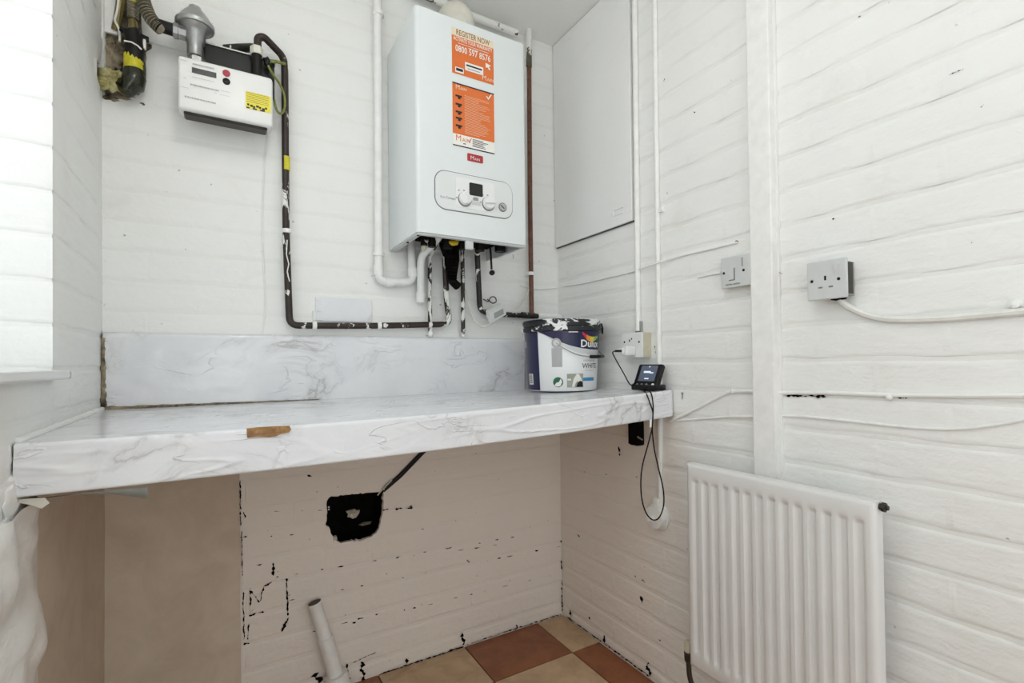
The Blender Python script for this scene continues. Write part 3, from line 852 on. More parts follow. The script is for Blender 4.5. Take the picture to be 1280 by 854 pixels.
# brackets that carry the shelf
b = MB()
P0 = R(793, 527, 0.0); P1 = R(806, 556, 0.0)
b.box((-0.030, P1.y, P1.z), (-0.003, P0.y, 0.903))
b.box((-0.032, P1.y + 0.004, P1.z - 0.002), (-0.004, P0.y - 0.01, P1.z + 0.010))
b.build('shelf_bracket', 'matt_black', smooth=False)
tag(bpy.data.objects['shelf_bracket'], 'short black bracket under the right end of the worktop', 'bracket')
MB().obox(R(800, 548, 0.034), (V((0, 1, 0.35)).normalized(), V((0, -0.35, 1)).normalized(), V((1, 0, 0))), (0.012, 0.002, 0.002)).build('bracket_pin', 'galvanised_steel', bpy.data.objects['shelf_bracket'], smooth=False)

# dark cable in its chase, running from the broken hole up behind the worktop
ch = thing('chased_cable', B(480, 614, 0.01), 'black cable rising diagonally from the hole to the worktop underside', 'cable')
MB().tube([B(476, 616, -0.02), B(479, 613, 0.004), B(500, 595, 0.006), B(528, 566, 0.006), B(545, 549, 0.006)], 0.0085, 8).build('sheath', 'black_rubber', ch)
MB().tube([B(472, 619, 0.0), B(479, 611, 0.010), B(490, 600, 0.016)], 0.0022, 6).build('loose_wire', 'cable_cream', ch)
MB().tube([B(479.5, 618, 0.005), B(480, 611, 0.012), B(484, 606, 0.016)], 0.002, 6).build('loose_wire', 'cable_cream', ch)

# ------------------------------------------------------------------ boiler
BO = 0.30
bl, br_ = -0.739, -0.3425
bz0, bz1 = 1.489, 2.190
bo = thing('boiler', ((bl + br_) / 2, -0.15, bz0), 'white wall-hung combi boiler with orange stickers and control panel', 'boiler')
m = MB()
# casing: open underneath, rounded front edges
def casing():
    r = 0.012
    prof = []
    prof.append((bl, -0.004))
    for k in range(5):
        a = PI / 2 * k / 4
        prof.append((bl + r - r * math.cos(a), -BO + r - r * math.sin(a)))
    for k in range(5):
        a = PI / 2 * k / 4
        prof.append((br_ - r + r * math.sin(a), -BO + r - r * math.cos(a)))
    prof.append((br_, -0.004))
    n = len(prof)
    k = len(m.v)
    for z in (bz0, bz1):
        for x, y in prof: m.v.append(V((x, y, z)))
    for i in range(n - 1): m.f.append((k + i, k + i + 1, k + n + i + 1, k + n + i))
    m.f.append(tuple(k + n + i for i in range(n)))
    # inner skin and lip
    cx_, cy_ = (bl + br_) / 2, -0.15
    q = len(m.v)
    for z in (bz0, bz0 + 0.05):
        for x, y in prof:
            m.v.append(V((cx_ + (x - cx_) * 0.965, -0.004 + (y + 0.004) * 0.965, z)))
    for i in range(n - 1):
        m.f.append((k + i, q + i, q + i + 1, k + i + 1))
        m.f.append((q + i, q + n + i, q + n + i + 1, q + i + 1))
casing()
m.build('casing', 'boiler_white', bo)
MB().box((bl + 0.004, -BO + 0.012, bz0 + 0.045), (br_ - 0.004, -0.006, bz0 + 0.052)).build('underside_plate', 'matt_black', bo, smooth=False)
# folded rim and catch tab below the front
rm = MB()
rm.box((bl + 0.004, -BO + 0.006, bz0 - 0.006), (br_ - 0.004, -BO + 0.022, bz0 + 0.002))
rm.box((bl + 0.003, -BO + 0.02, bz0 - 0.005), (bl + 0.020, -0.03, bz0 + 0.002))
rm.box((br_ - 0.012, -BO + 0.02, bz0 - 0.005), (br_ - 0.003, -0.08, bz0 + 0.002))
rm.build('bottom_rim', 'pale_plastic', bo, smooth=False)
tx = B(587, 305, BO - 0.01).x
MB().rbox((tx - 0.014, -BO + 0.008, bz0 - 0.034), (tx + 0.014, -BO + 0.020, bz0 + 0.004), 0.003).build('catch_tab', 'pale_plastic', bo)
for x, y in ((520, 292), (503, 303)):
    p = B(x, y, BO - 0.01 - (522 - x) * 0.006)
    MB().lathe([(0.004, 0), (0.004, 0.003), (0.001, 0.004)], (bl + 0.011, p.y, bz0 - 0.005), (0, 0, -1), 10).build('rim_screw', 'black_plastic', bo)
def FX(px): return B(px, 150, BO).x
def fz(px, py): return B(px, py, BO).z
def front(x, z, e=0.0006): return V((x, -BO - e, z))
def frect(m, x0, x1, z0, z1, e): m.add([front(x0, z0, e), front(x1, z0, e), front(x1, z1, e), front(x0, z1, e)], [(0, 1, 2, 3)])
def rrect(x0, x1, z0, z1, r, n=6):
    pts = []
    for cx_, cz_, a0 in ((x1 - r, z0 + r, -PI / 2), (x1 - r, z1 - r, 0), (x0 + r, z1 - r, PI / 2), (x0 + r, z0 + r, PI)):
        for k in range(n + 1):
            a = a0 + PI / 2 * k / n
            pts.append((cx_ + r * math.cos(a), cz_ + r * math.sin(a)))
    return pts
# upper sticker
sx0, sx1 = B(564.8, 70, BO).x, B(616.8, 80, BO).x
s1t, s1b = (fz(564.6, 34.6) + fz(616.7, 51.4)) / 2, (fz(565.3, 90.7) + fz(616.7, 106.5)) / 2
st = MB(); frect(st, sx0, sx1, s1b, s1t, 0.0008); st1 = st.build('sticker', 'sticker_orange', bo, smooth=False)
st1['label'] = 'upper orange warranty sticker'
h1 = s1t - s1b; w1 = sx1 - sx0
m = MB(); frect(m, sx0, sx1, s1t - h1 * 0.165, s1t, 0.0011); m.build('sticker_heading', 'sticker_cream', st1, smooth=False)
def tline(txt, size, x, z, mat, parent, e=0.0015, bold=0.0, width=None, align='LEFT', nm='lettering'):
    m = MB(); text_on(m, txt, size, lambda a, b_: front(x + a, z + b_, e), bold, align, width); return m.build(nm, mat, parent, smooth=False)
xc = (sx0 + sx1) / 2
tline('REGISTER NOW', 0.026, xc, s1t - h1 * 0.135, 'print_brown', st1, bold=0.012, width=w1 * 0.80, align='CENTER')
tline('ACTIVATE YOUR WARRANTY', 0.018, xc, s1t - h1 * 0.265, 'print_white', st1, bold=0.012, width=w1 * 0.93, align='CENTER')
tline('0800 597 8576', 0.030, xc, s1t - h1 * 0.50, 'print_white', st1, bold=0.012, width=w1 * 0.84, align='CENTER')
m = MB()
frect(m, xc - w1 * 0.36, xc + w1 * 0.38, s1t - h1 * 0.315, s1t - h1 * 0.305, 0.0015)
frect(m, xc - w1 * 0.12, xc + w1 * 0.12, s1t - h1 * 0.355, s1t - h1 * 0.345, 0.0015)
frect(m, sx0 + w1 * 0.30, sx0 + w1 * 0.74, s1t - h1 * 0.86, s1t - h1 * 0.68, 0.0015)
frect(m, sx0 + w1 * 0.07, sx0 + w1 * 0.27, s1b + h1 * 0.035, s1b + h1 * 0.15, 0.0015)
m.add([front(sx0 + w1 * a, s1t - h1 * b_, 0.0015) for a, b_ in ((0.80, 0.55), (0.93, 0.58), (0.88, 0.62), (0.92, 0.68), (0.88, 0.69), (0.85, 0.64), (0.80, 0.66))], [tuple(range(7))])
m.build('print', 'print_white', st1, smooth=False)
m = MB(); frect(m, sx0 + w1 * 0.33, sx0 + w1 * 0.71, s1t - h1 * 0.76, s1t - h1 * 0.725, 0.002)
frect(m, sx0 + w1 * 0.09, sx0 + w1 * 0.25, s1b + h1 * 0.07, s1b + h1 * 0.13, 0.002)
frect(m, sx0 + w1 * 0.36, sx0 + w1 * 0.65, s1t - h1 * 0.82, s1t - h1 * 0.81, 0.002)
m.build('print', 'print_black', st1, smooth=False)
def main_logo(x, z, h, mat, parent, e=0.0015):
    tline('M', h * 1.45, x, z, mat, parent, e, 0.0, nm='logo')
    tline('AIN', h * 0.95, x + h * 1.2, z, mat, parent, e, 0.0, nm='logo')
main_logo(sx1 - w1 * 0.30, s1b + h1 * 0.05, 0.016, 'sticker_cream', st1)
# lower sticker
s2t, s2b = (fz(564.6, 101.5) + fz(617.4, 117.8)) / 2, (fz(565.8, 181) + fz(618.4, 193.5)) / 2
h2 = s2t - s2b
st = MB(); frect(st, sx0, sx1, s2b, s2t, 0.0008); st2 = st.build('sticker', 'sticker_orange', bo, smooth=False)
st2['label'] = 'lower orange checklist sticker with white foot'
m = MB(); frect(m, sx0, sx1, s2b, s2b + h2 * 0.19, 0.0011); m.build('sticker_foot', 'print_white', st2, smooth=False)
m = MB(); frect(m, sx0, sx1, s2b, s2b + h2 * 0.016, 0.0014); frect(m, sx0, sx1, s2t - h2 * 0.02, s2t, 0.0014)
for k, q in enumerate((0.19, 0.32, 0.44, 0.54, 0.66)):      # small pictograms of a hand tool
    x, z = sx0 + w1 * 0.07, s2t - h2 * q
    frect(m, x, x + w1 * 0.15, z - h2 * 0.03, z, 0.0014)
    frect(m, x + w1 * 0.055, x + w1 * 0.115, z - h2 * 0.06, z - h2 * 0.02, 0.00145)
for k in range(6):
    frect(m, sx0 + w1 * 0.46, sx0 + w1 * (0.84 if k == 1 else 0.72 + 0.03 * (k % 3)), s2b + h2 * (0.155 - 0.022 * k), s2b + h2 * (0.165 - 0.022 * k), 0.0014)
frect(m, sx0 + w1 * 0.24, sx0 + w1 * 0.30, s2b + h2 * 0.05, s2b + h2 * 0.065, 0.0014)
m.build('print', 'print_black', st2, smooth=False)
m = MB()
for k in range(26):
    z = s2t - h2 * (0.17 + 0.024 * k)
    frect(m, sx0 + w1 * 0.28, sx0 + w1 * (0.62 + 0.3 * random.random()), z, z + h2 * 0.004, 0.0013)
m.build('small_print', 'sticker_cream', st2, smooth=False)
def tick(x, z, s_, mat, parent):
    m = MB(); m.add([front(x + a * s_, z + b_ * s_, 0.0015) for a, b_ in ((0, 0.45), (0.18, 0.55), (0.36, 0.28), (0.85, 1.0), (1.0, 0.95), (0.40, 0.0))], [(0, 1, 2, 5), (2, 3, 4, 5)])
    m.build('tick_mark', mat, parent, smooth=False)
tick(sx1 - w1 * 0.20, s2t - h2 * 0.13, 0.022, 'print_white', st2)
tick(sx0 + w1 * 0.34, s2b + h2 * 0.095, 0.016, 'sticker_orange', st2)
main_logo(sx0 + w1 * 0.07, s2t - h2 * 0.095, 0.014, 'sticker_cream', st2)
main_logo(sx0 + w1 * 0.06, s2b + h2 * 0.085, 0.019, 'sticker_orange', st2)
# red badge
g0, g1 = B(584, 196, BO), B(603.4, 199, BO)
m = MB().prism([front(a, b_, 0.0) for a, b_ in rrect(g0.x, g1.x, g0.z - 0.012, g0.z + 0.012, 0.003, 3)], (0, -0.002, 0))
bd = m.build('badge', 'badge_red', bo, smooth=False)
main_logo(g0.x + 0.010, g0.z - 0.007, 0.0125, 'print_white', bd, 0.0026)
# control panel
p0 = B(544, 238, BO).x; p1 = B(639.7, 250, BO).x
pz1 = (fz(553.4, 213.4) + fz(629, 228.4)) / 2; pz0 = (fz(557, 261) + fz(631, 273.4)) / 2
m = MB().prism([front(a, b_, -0.001) for a, b_ in rrect(p0 - 0.003, p1 + 0.003, pz0 - 0.003, pz1 + 0.003, 0.038, 8)], (0, -0.0012, 0)); m.build('panel_joint', 'grey_line', bo, smooth=False)
m = MB().prism([front(a, b_, -0.001) for a, b_ in rrect(p0, p1, pz0, pz1, 0.035, 8)], (0, -0.004, 0)); cpn = m.build('control_panel', 'panel_white', bo, smooth=False)
E_ = 0.0032
m = MB(); a0 = B(569, 240, BO).x; a1 = B(617.5, 250, BO).x
m.prism([front(a, b_, 0.0028) for a, b_ in rrect(a0, a1, pz0 + 0.012, pz1 - 0.012, 0.008, 3)], (0, -0.0012, 0)); m.build('panel_inset', 'knob_white', cpn, smooth=False)
d0, d1 = B(586, 237, BO), B(602.6, 238, BO)
m = MB().prism([front(a, b_, 0.003) for a, b_ in rrect(d0.x, d1.x, fz(594, 245.5), fz(594, 230), 0.004, 3)], (0, -0.0022, 0)); m.build('display', 'lcd_dark', cpn, smooth=False)
for (x, y, ang) in ((580.2, 250, 90), (609.5, 255.6, 8)):
    c = B(x, y, BO); c = V((c.x, -BO, c.z))
    m = MB().lathe([(0.0232, 0.002), (0.0232, 0.0055)], c, (0, -1, 0), 28); rg = m.build('knob_ring', 'grey_line', cpn)
    m = MB().lathe([(0.0212, 0.004), (0.0205, 0.012), (0.018, 0.016), (0.0, 0.0165)], c + V((0.0005, 0, 0.0022)), (0, -1, 0), 28); kn = m.build('knob', 'knob_white', cpn)
    a = math.radians(ang)
    m = MB().obox(c + V((0.0005, -0.0185, 0.0022)), (V((math.cos(a), 0, math.sin(a))), V((0, 1, 0)), V((-math.sin(a), 0, math.cos(a)))), (0.0185, 0.004, 0.0028)); m.build('grip_bar', 'knob_white', kn, smooth=False)
    m = MB()
    for dx, dz in ((-0.028, 0.002), (-0.020, 0.027), (-0.002, 0.029)): 
        q = c + V((dx, -0.0045, dz)); m.box((q.x - 0.003, q.y, q.z - 0.002), (q.x + 0.003, q.y + 0.001, q.z + 0.002))
    m.build('dial_print', 'mid_grey', cpn, smooth=False)
c = B(627.5, 259.6, BO)
MB().lathe([(0.0150, 0.002), (0.0150, 0.006), (0.013, 0.0065)], (c.x, -BO, c.z), (0, -1, 0), 24).build('gauge_bezel', 'grey_line', cpn)
MB().lathe([(0.0122, 0.006), (0.0122, 0.0072)], (c.x, -BO, c.z), (0, -1, 0), 24).build('pressure_gauge', 'label_grey', cpn)
MB().obox((c.x - 0.002, -BO - 0.0078, c.z), (V((0.8, 0, -0.6)), V((0, 1, 0)), V((0.6, 0, 0.8))), (0.008, 0.0004, 0.0013)).build('gauge_needle', 'print_black', cpn, smooth=False)
m = MB(); c = B(594, 249.5, BO); m.box((c.x - 0.009, -BO - 0.0052, c.z - 0.005), (c.x + 0.009, -BO - 0.003, c.z + 0.005)); m.build('button', 'mid_grey', cpn, smooth=False)
m = MB(); c = B(594.5, 254.5, BO); m.box((c.x - 0.016, -BO - 0.005, c.z - 0.006), (c.x + 0.016, -BO - 0.003, c.z + 0.005)); m.build('button', 'label_pale', cpn, smooth=False)
c = B(550, 246.5, BO); tline('Eco Compact', 0.011, c.x, c.z - 0.002, 'mid_grey', cpn, 0.0036, 0.01, width=0.056)
# yellow isolating lever, filling key, dark valve cluster below
c = B(567, 304, 0.20)
m = MB().lump(c, 0.012, 0.3, 2, (1.5, 0.6, 0.7), 1.0); m.lump(c + V((0.01, 0, 0.006)), 0.008, 0.3, 1, (1.3, 0.6, 0.7), 2.0)
m.build('valve_lever', 'yellow_lever', bo)
m = MB().tube([B(612, 303, 0.12), B(613.5, 318, 0.12), B(614.5, 337, 0.12)], 0.004, 8); m.lathe([(0.002, -0.011), (0.0085, -0.007), (0.0105, 0), (0.0085, 0.007), (0.002, 0.011)], B(615, 341, 0.12), (0, -1, 0), 14)
m.build('filling_key', 'black_plastic', bo)
m = MB()
m.tube([B(560, 300, 0.10), B(561, 330, 0.09), B(566, 352, 0.07), B(572, 358, 0.06)], 0.016, 10)
m.tube([B(569, 300, 0.10), B(570, 325, 0.09), B(566, 350, 0.08)], 0.013, 10)
m.tube([B(552, 305, 0.12), B(556, 318, 0.11), B(570, 322, 0.10)], 0.010, 8)
for k in range(9): m.lathe([(0.018, -0.002), (0.018, 0.002)], B(561 + k * 0.6, 318 + k * 4.2, 0.09), (0.1, 0, 1), 12)
m.build('filling_loop', 'matt_black', bo)
m = MB()
for x, y, r in ((540, 303, 0.014), (560, 305, 0.016), (577, 306, 0.014), (600, 308, 0.016), (625, 309, 0.020), (530, 301, 0.012)):
    MB().tube([B(x, y + 6, 0.16), V((B(x, y, 0.16).x, -0.16, bz0 + 0.05))], r, 10).build('connection', 'black_rubber', bo)

# flue elbow on top of the boiler
fx = -0.525
fl = MB().tube([(fx, -0.155, bz1 - 0.002), (fx, -0.155, bz1 + 0.14), (fx, 0.02, bz1 + 0.145)], 0.056, 20, fillet=0.08, fs=8)
fl.lathe([(0.062, 0), (0.062, 0.03)], (fx, -0.155, bz1), (0, 0, 1), 20)
tag(fl.build('flue_elbow', 'cable_cream'), 'cream flue elbow rising behind the boiler top', 'flue')

# ------------------------------------------------------------------ pipework
def pipe(name, path, r, mat, label, cat='pipe', fillet=0.03, seg=12, clips=(), clip_mat='painted_plastic', fittings=(), group=None, elbows=False):
    root = thing(name, path[-1], label, cat, group)
    MB().tube(path, r, seg, fillet).build('tube', mat, root)
    for c, ax in clips:
        c = V(c); ax = V(ax)
        m = MB().lathe([(r * 1.0, -0.007), (r * 1.35, -0.006), (r * 1.35, 0.006), (r * 1.0, 0.007)], c, ax, 14)
        m.box((c.x - 0.008, c.y, c.z - 0.006), (c.x + 0.008, -0.001, c.z + 0.006))
        m.build('clip', clip_mat, root)
    for a, b_ in fittings:
        MB().tube([a, b_], r * 1.22, seg).build('fitting', mat, root)
    return root
wr = 0.0145
A = [B(472, -18, 0.03), B(473.5, 352, 0.03), B(516, 353, 0.03), V((B(514, 312, 0.03).x, -0.03, bz0 + 0.045))]
pipe('waste_pipe', A, wr, 'white_pipe_peeling' if False else 'painted_plastic', 'white plastic waste pipe dropping left of boiler and hooking back up under it', fillet=0.03,
     clips=((B(473, 18, 0.03), (0, 0, 1)), (B(473.5, 318, 0.03), (0, 0, 1))), fittings=((A[1] + V((0, 0, 0.02)), A[1] + V((0, 0, 0.055))), (A[2] + V((0, 0, 0.02)), A[2] + V((0, 0, 0.05))), (A[1] + V((0.025, 0, 0)), A[1] + V((0.05, 0, 0)))))
A = [V((B(549, 295, 0.17).x, -0.17, bz0 + 0.03)), B(543, 303, 0.15), B(526, 321, 0.06), B(526, 375, 0.03), B(525.5, 377, 0.008)]
p = pipe('overflow_pipe', A, 0.0135, 'painted_plastic', 'thick cream overflow pipe bending from boiler underside, ending short on the wall', fillet=0.03, fittings=((B(526, 366, 0.034), B(525.5, 378, 0.03)),))
MB().tube([B(533, 300, 0.17), B(531, 304, 0.16), B(529, 312, 0.13)], 0.008, 8).build('small_spout', 'cream_plastic', p)
A = [V((B(547, 298, 0.10).x, -0.10, bz0 + 0.03)), B(540, 314, 0.06), B(537.5, 320, 0.03), B(537, 360, 0.025), B(538, 421, 0.025)]
pipe('water_pipe', A, 0.0078, 'half_peeled_pipe', 'thin pipe with half peeled white paint, leftmost drop to the upstand', fillet=0.02, clips=((B(538, 417, 0.025), (0, 0, 1)),))
A = [V((B(578, 300, 0.09).x, -0.09, bz0 + 0.03)), B(578, 316, 0.05), B(578.5, 356, 0.025), B(579, 421, 0.025)]
pipe('water_pipe', A, 0.0078, 'half_peeled_pipe', 'thin flaking pipe dropping to the upstand beside the loose cable', fillet=0.02)
A = [V((B(597, 305, 0.09).x, -0.09, bz0 + 0.03)), B(596.5, 318, 0.06), B(600, 390, 0.03), B(640, 394, 0.03), B(674, 395.5, 0.03)]
pipe('heating_pipe', A, 0.0105, 'black_pipe_peeling', 'black flaking pipe dropping under the boiler and turning right to the corner', fillet=0.03, fittings=((B(652, 394, 0.03), B(668, 395, 0.03)),))
A = [B(672, 395.5, 0.03), V((-0.01, -0.03, B(672, 395.5, 0.03).z))]
tag(MB().tube(A, 0.0125, 12).build('pipe_sleeve', 'painted_plastic'), 'white pipe sleeve behind the paint tub lid', 'pipe')
# long gas pipe: boiler -> along the upstand -> up to the meter
A = [V((B(556, 300, 0.09).x, -0.09, bz0 + 0.03)), B(556, 318, 0.05), B(558, 372, 0.03), B(562, 405.5, 0.03), B(462, 407.5, 0.03), B(362, 407, 0.03), B(357.5, 290, 0.03), B(356, 90, 0.03), B(355, 72, 0.035), B(330, 46, 0.085), B(322, 47, 0.085), B(322, 88, 0.085)]
gp = pipe('gas_pipe', A, 0.0108, 'brown_pipe_peeling', 'long brown gas pipe running from boiler along the wall up to the meter', fillet=0.028,
     clips=((B(358.5, 289, 0.03), (0, 0, 1)), (B(393, 407, 0.03), (1, 0, 0)), (B(474, 407, 0.03), (1, 0, 0))))
MB().tube([B(357.5, 196, 0.03), B(357.6, 213, 0.03)], 0.0116, 12).build('tape_band', 'tape_yellow', gp)
m = MB()
for k in range(14):
    t = k / 13
    x, y = 358.5 + 2.2 * math.sin(t * 9), 300 + 55 * t
m.tube([B(359, 300, 0.042), B(358, 318, 0.043), B(361, 330, 0.042), B(359, 340, 0.043), B(362, 352, 0.041)], 0.0016, 6)
m.build('paint_drip', 'print_white', gp)
# brown riser by the corner, white pipe along ceiling
A = [B(661, 38, 0.04), B(661.5, 100, 0.04), B(662.5, 250, 0.035), B(664.5, 393, 0.032)]
rs = pipe('riser_pipe', A, 0.0098, 'red_brown_pipe', 'reddish brown riser pipe between boiler and corner', fillet=0, clips=((B(663, 342, 0.034), (0, 0, 1)),))
MB().tube([B(661, 36, 0.04), B(661.2, 84, 0.04)], 0.0125, 12).build('painted_sleeve', 'white_pipe_peeling', rs)
pipe('ceiling_pipe', [B(505, -18, 0.045), B(527, -8, 0.045), B(590, 20, 0.045), B(646, 41.5, 0.045)], 0.014, 'white_pipe_peeling', 'flaking white pipe sloping along the ceiling above the boiler', fillet=0)
# plaster gap at the ceiling corner
m = MB()
for i, (x, y) in enumerate(((640, 30), (648, 34), (657, 37), (664, 38), (632, 27))): m.lump(B(x, y, 0.006), 0.014, 0.4, 1, (1.5, 0.5, 0.6), i)
m.build('dark_gap', 'matt_black', wall_back)

# small cover plate and cable clipped on the far wall
cpz = B(430, 388, 0.004)
cv = thing('cover_plate', V((cpz.x, -0.004, B(430, 403, 0.006).z)), 'flat white cover plate above the pipe behind the worktop', 'cover plate')
MB().rbox((B(394, 388).x, -0.006, B(430, 402.5).z), (B(464.5, 388).x, -0.001, B(430, 373.5).z), 0.0012, 1).build('plate', 'marble_film', cv)
MB().tube([B(393, 389, 0.006), B(393, 401, 0.006)], 0.006, 8).build('edge_filler', 'white_painted_brick', cv)
tag(MB().tube([B(336, 162, 0.006), B(331, 195, 0.004), B(328.5, 240, 0.004), B(328, 300, 0.004), B(329.5, 335, 0.004), B(331.5, 370, 0.004), B(331, 395, 0.004), B(328, 417, 0.004)], 0.0022, 6).build('bell_wire', 'painted_plastic'), 'thin painted wire running down the wall below the gas meter', 'wire')

# sensor box hanging on its cable
sb = thing('sensor_box', B(620, 402, 0.06), 'small tilted white plastic sensor box dangling below the boiler', 'sensor')
ux = (B(628, 381, 0.07) - B(607, 400, 0.085)).normalized()
fc = V((0.05, -0.92, -0.42)).normalized()
ux = V((0.86, 0.10, 0.42)).normalized(); fc = (fc - ux * fc.dot(ux)).normalized(); vy = fc.cross(ux).normalized()
cc = B(621, 392, 0.075)
MB().obox(cc, (ux, vy, fc), (0.040, 0.021, 0.007)).build('housing', 'white_plastic', sb, smooth=False)
MB().obox(cc + fc * 0.0075 + ux * 0.004, (ux, vy, fc), (0.024, 0.012, 0.0006)).build('window', 'label_grey', sb, smooth=False)
MB().obox(cc - fc * 0.012 + vy * 0.006 - ux * 0.01, (ux, vy, fc), (0.026, 0.016, 0.008)).build('back_box', 'white_plastic', sb, smooth=False)
MB().tube([B(582, 362, 0.03), B(585, 378, 0.035), B(592, 398, 0.045), B(600, 409, 0.055), B(610, 408, 0.06), B(617, 399, 0.068)], 0.0035, 8, fillet=0.02).build('lead', 'cable_cream', sb)
MB().tube([B(641, 391, 0.05), B(650, 382, 0.035), B(658, 372, 0.03), B(661, 362, 0.05)], 0.003, 8, fillet=0.02).build('lead', 'cable_cream', sb)
tag(MB().tube([B(604, 374, 0.02), B(611, 378, 0.03), B(613, 371, 0.035), B(619, 371, 0.035), B(621, 377, 0.03), B(616, 380, 0.025), B(609, 374, 0.02)], 0.0022, 6, fillet=0.01).build('wire_loop', 'dark_metal'), 'small loop of dark wire above the sensor box', 'wire')

# waste pipe stub standing on the floor
ws = thing('drain_stub', V((B(428, 856, 0.05).x, -0.05, 0)), 'old two-piece white drain pipe leaning against wall below the worktop', 'drain pipe')
MB().tube([B(393, 753, 0.035), B(408, 803, 0.04)], 0.0205, 16, cap=False).build('upper_tube', 'painted_plastic', ws)
MB().lathe([(0.019, 0), (0.019, 0.002)], B(393.3, 754, 0.035), (B(393, 753, 0.035) - B(408, 803, 0.04)), 16).build('open_end', 'dark_metal', ws)
MB().tube([B(406.5, 797, 0.04), B(421, 850, 0.045)], 0.0235, 16).build('lower_tube', 'painted_plastic', ws)
pA, pB = B(420, 843, 0.045), V((B(427, 862, 0.05).x, -0.055, -0.002))
MB().tube([pA, pB], 0.036, 18).build('collar', 'painted_plastic', ws)

# ------------------------------------------------------------------ gas meter group
mo = 0.125
ML = B(222, 66, mo).x; MR_ = B(341, 98, mo).x
mz1 = B(281, 82, mo).z; mz0 = B(281, 146, mo).z
gm = thing('gas_meter', ((ML + MR_) / 2, -0.08, mz0), 'white electronic gas meter with red and black buttons and yellow label', 'gas meter')
MB().rbox((ML, -mo, mz0), (MR_, -0.062, mz1), 0.010, 3).build('housing', 'meter_white', gm)
MB().rbox((ML + 0.012, -mo + 0.016, mz0 - 0.007), (MR_ - 0.014, -0.066, mz0 + 0.01), 0.004, 1).build('underside', 'dark_metal', gm)
def mf(px, py, e=0.0008): 
    p = B(px, py, mo); return V((p.x, -mo - e, p.z))
def mrect(m, px0, px1, py, h, e=0.0008):
    """upright rectangle on the meter face: left/right pixel, pixel of its left centre, height in m"""
    a = mf(px0, py, e); x1 = B(px1, py + (px1 - px0) * 0.235, mo).x
    m.add([(a.x, a.y, a.z - h / 2), (x1, a.y, a.z - h / 2), (x1, a.y, a.z + h / 2), (a.x, a.y, a.z + h / 2)], [(0, 1, 2, 3)])
m = MB(); mrect(m, 239.8, 270.5, 87.3, 0.0155, 0.001); m.build('display', 'lcd_grey', gm, smooth=False)
for (x, y, mt) in ((283, 91.8, 'button_red'), (283, 102, 'black_plastic')):
    MB().lathe([(0.0095, -0.001), (0.0095, 0.002), (0.008, 0.003), (0.0, 0.0032)], mf(x, y, 0), (0, -1, 0), 20).build('button', mt, gm)
m = MB(); mrect(m, 307, 338.5, 124.5, 0.050, 0.0012); yl = m.build('label_sticker', 'label_yellow', gm, smooth=False)
m = MB()
for i in range(7): mrect(m, 309 + i * 3.7, 311.5 + i * 3.7 + (i % 2), 130.5 + i * 0.9 + (i % 3) * 0.8, 0.006, 0.0016)
for a, b_ in ((308, 312), (316, 321), (325, 331)): mrect(m, a, b_, 134 + (a - 307) * 0.235, 0.004, 0.0016)
m.build('lettering', 'print_black', yl, smooth=False)
m = MB()
for q in range(6): mrect(m, 308, 336, 115.5 + q * 2.2, 0.0012, 0.0016)
m.build('small_print', 'brass_dull', yl, smooth=False)
m = MB()
for x0, x1, y in ((241, 268, 80), (238, 273, 105.5), (231, 269, 120.5)):
    x = x0
    while x < x1:
        w_ = random.uniform(0.5, 1.1); mrect(m, x, x + w_, y + (x - x0) * 0.235, 0.0042, 0.001); x += w_ + random.uniform(0.3, 0.8)
m.build('serial_print', 'mid_grey', gm, smooth=False)
m = MB()
for x0, x1, y in ((224, 234, 74), (225, 236, 108), (240, 268, 96), (275, 288, 113), (274, 287, 118), (230, 233, 97), (268, 271, 116)): mrect(m, x0, x1, y, 0.0016, 0.001)
m.build('fine_print', 'label_pale', gm, smooth=False)
# black mounting bar
bk = thing('meter_bracket', (B(300, 80, 0.055).x, -0.05, B(300, 85, 0.055).z), 'black steel bar that the gas meter hangs from', 'bracket')
ba, bb = B(236, 52, 0.06), B(343, 76, 0.06)
zt_ = (ba.z + bb.z) / 2
MB().box((ba.x, -0.060, mz1 - 0.03), (bb.x, -0.052, zt_)).build('plate', 'black_plastic', bk, smooth=False)
MB().box((ba.x - 0.004, -0.066, zt_), (bb.x + 0.004, -0.030, zt_ + 0.004)).build('flange', 'galvanised_steel', bk, smooth=False)
MB().box((B(180, 44, 0.012).x, -0.012, B(225, 62, 0.012).z), (B(300, 75, 0.012).x, 0.0, B(225, 50, 0.012).z)).build('backboard', 'painted_plastic', bk, smooth=False)
cR = B(321, 75, 0.085)
MB().lathe([(0.016, -0.012), (0.018, -0.010), (0.018, 0.010), (0.016, 0.012)], V((cR.x, -0.085, zt_ + 0.006)), (0, 0, 1), 6).build('union_nut', 'cable_cream', bk, smooth=False)
MB().lathe([(0.014, 0), (0.014, zt_ - mz1 + 0.02)], V((cR.x, -0.085, mz1 - 0.006)), (0, 0, 1), 14).build('union_stub', 'black_rubber', bk)
cl_ = B(246, 60, 0.09)
MB().lathe([(0.022, 0), (0.022, 0.024), (0.018, 0.026)], V((cl_.x, -0.09, mz1 - 0.008)), (0, 0, 1), 6).build('union_nut', 'galvanised_steel', bk, smooth=False)
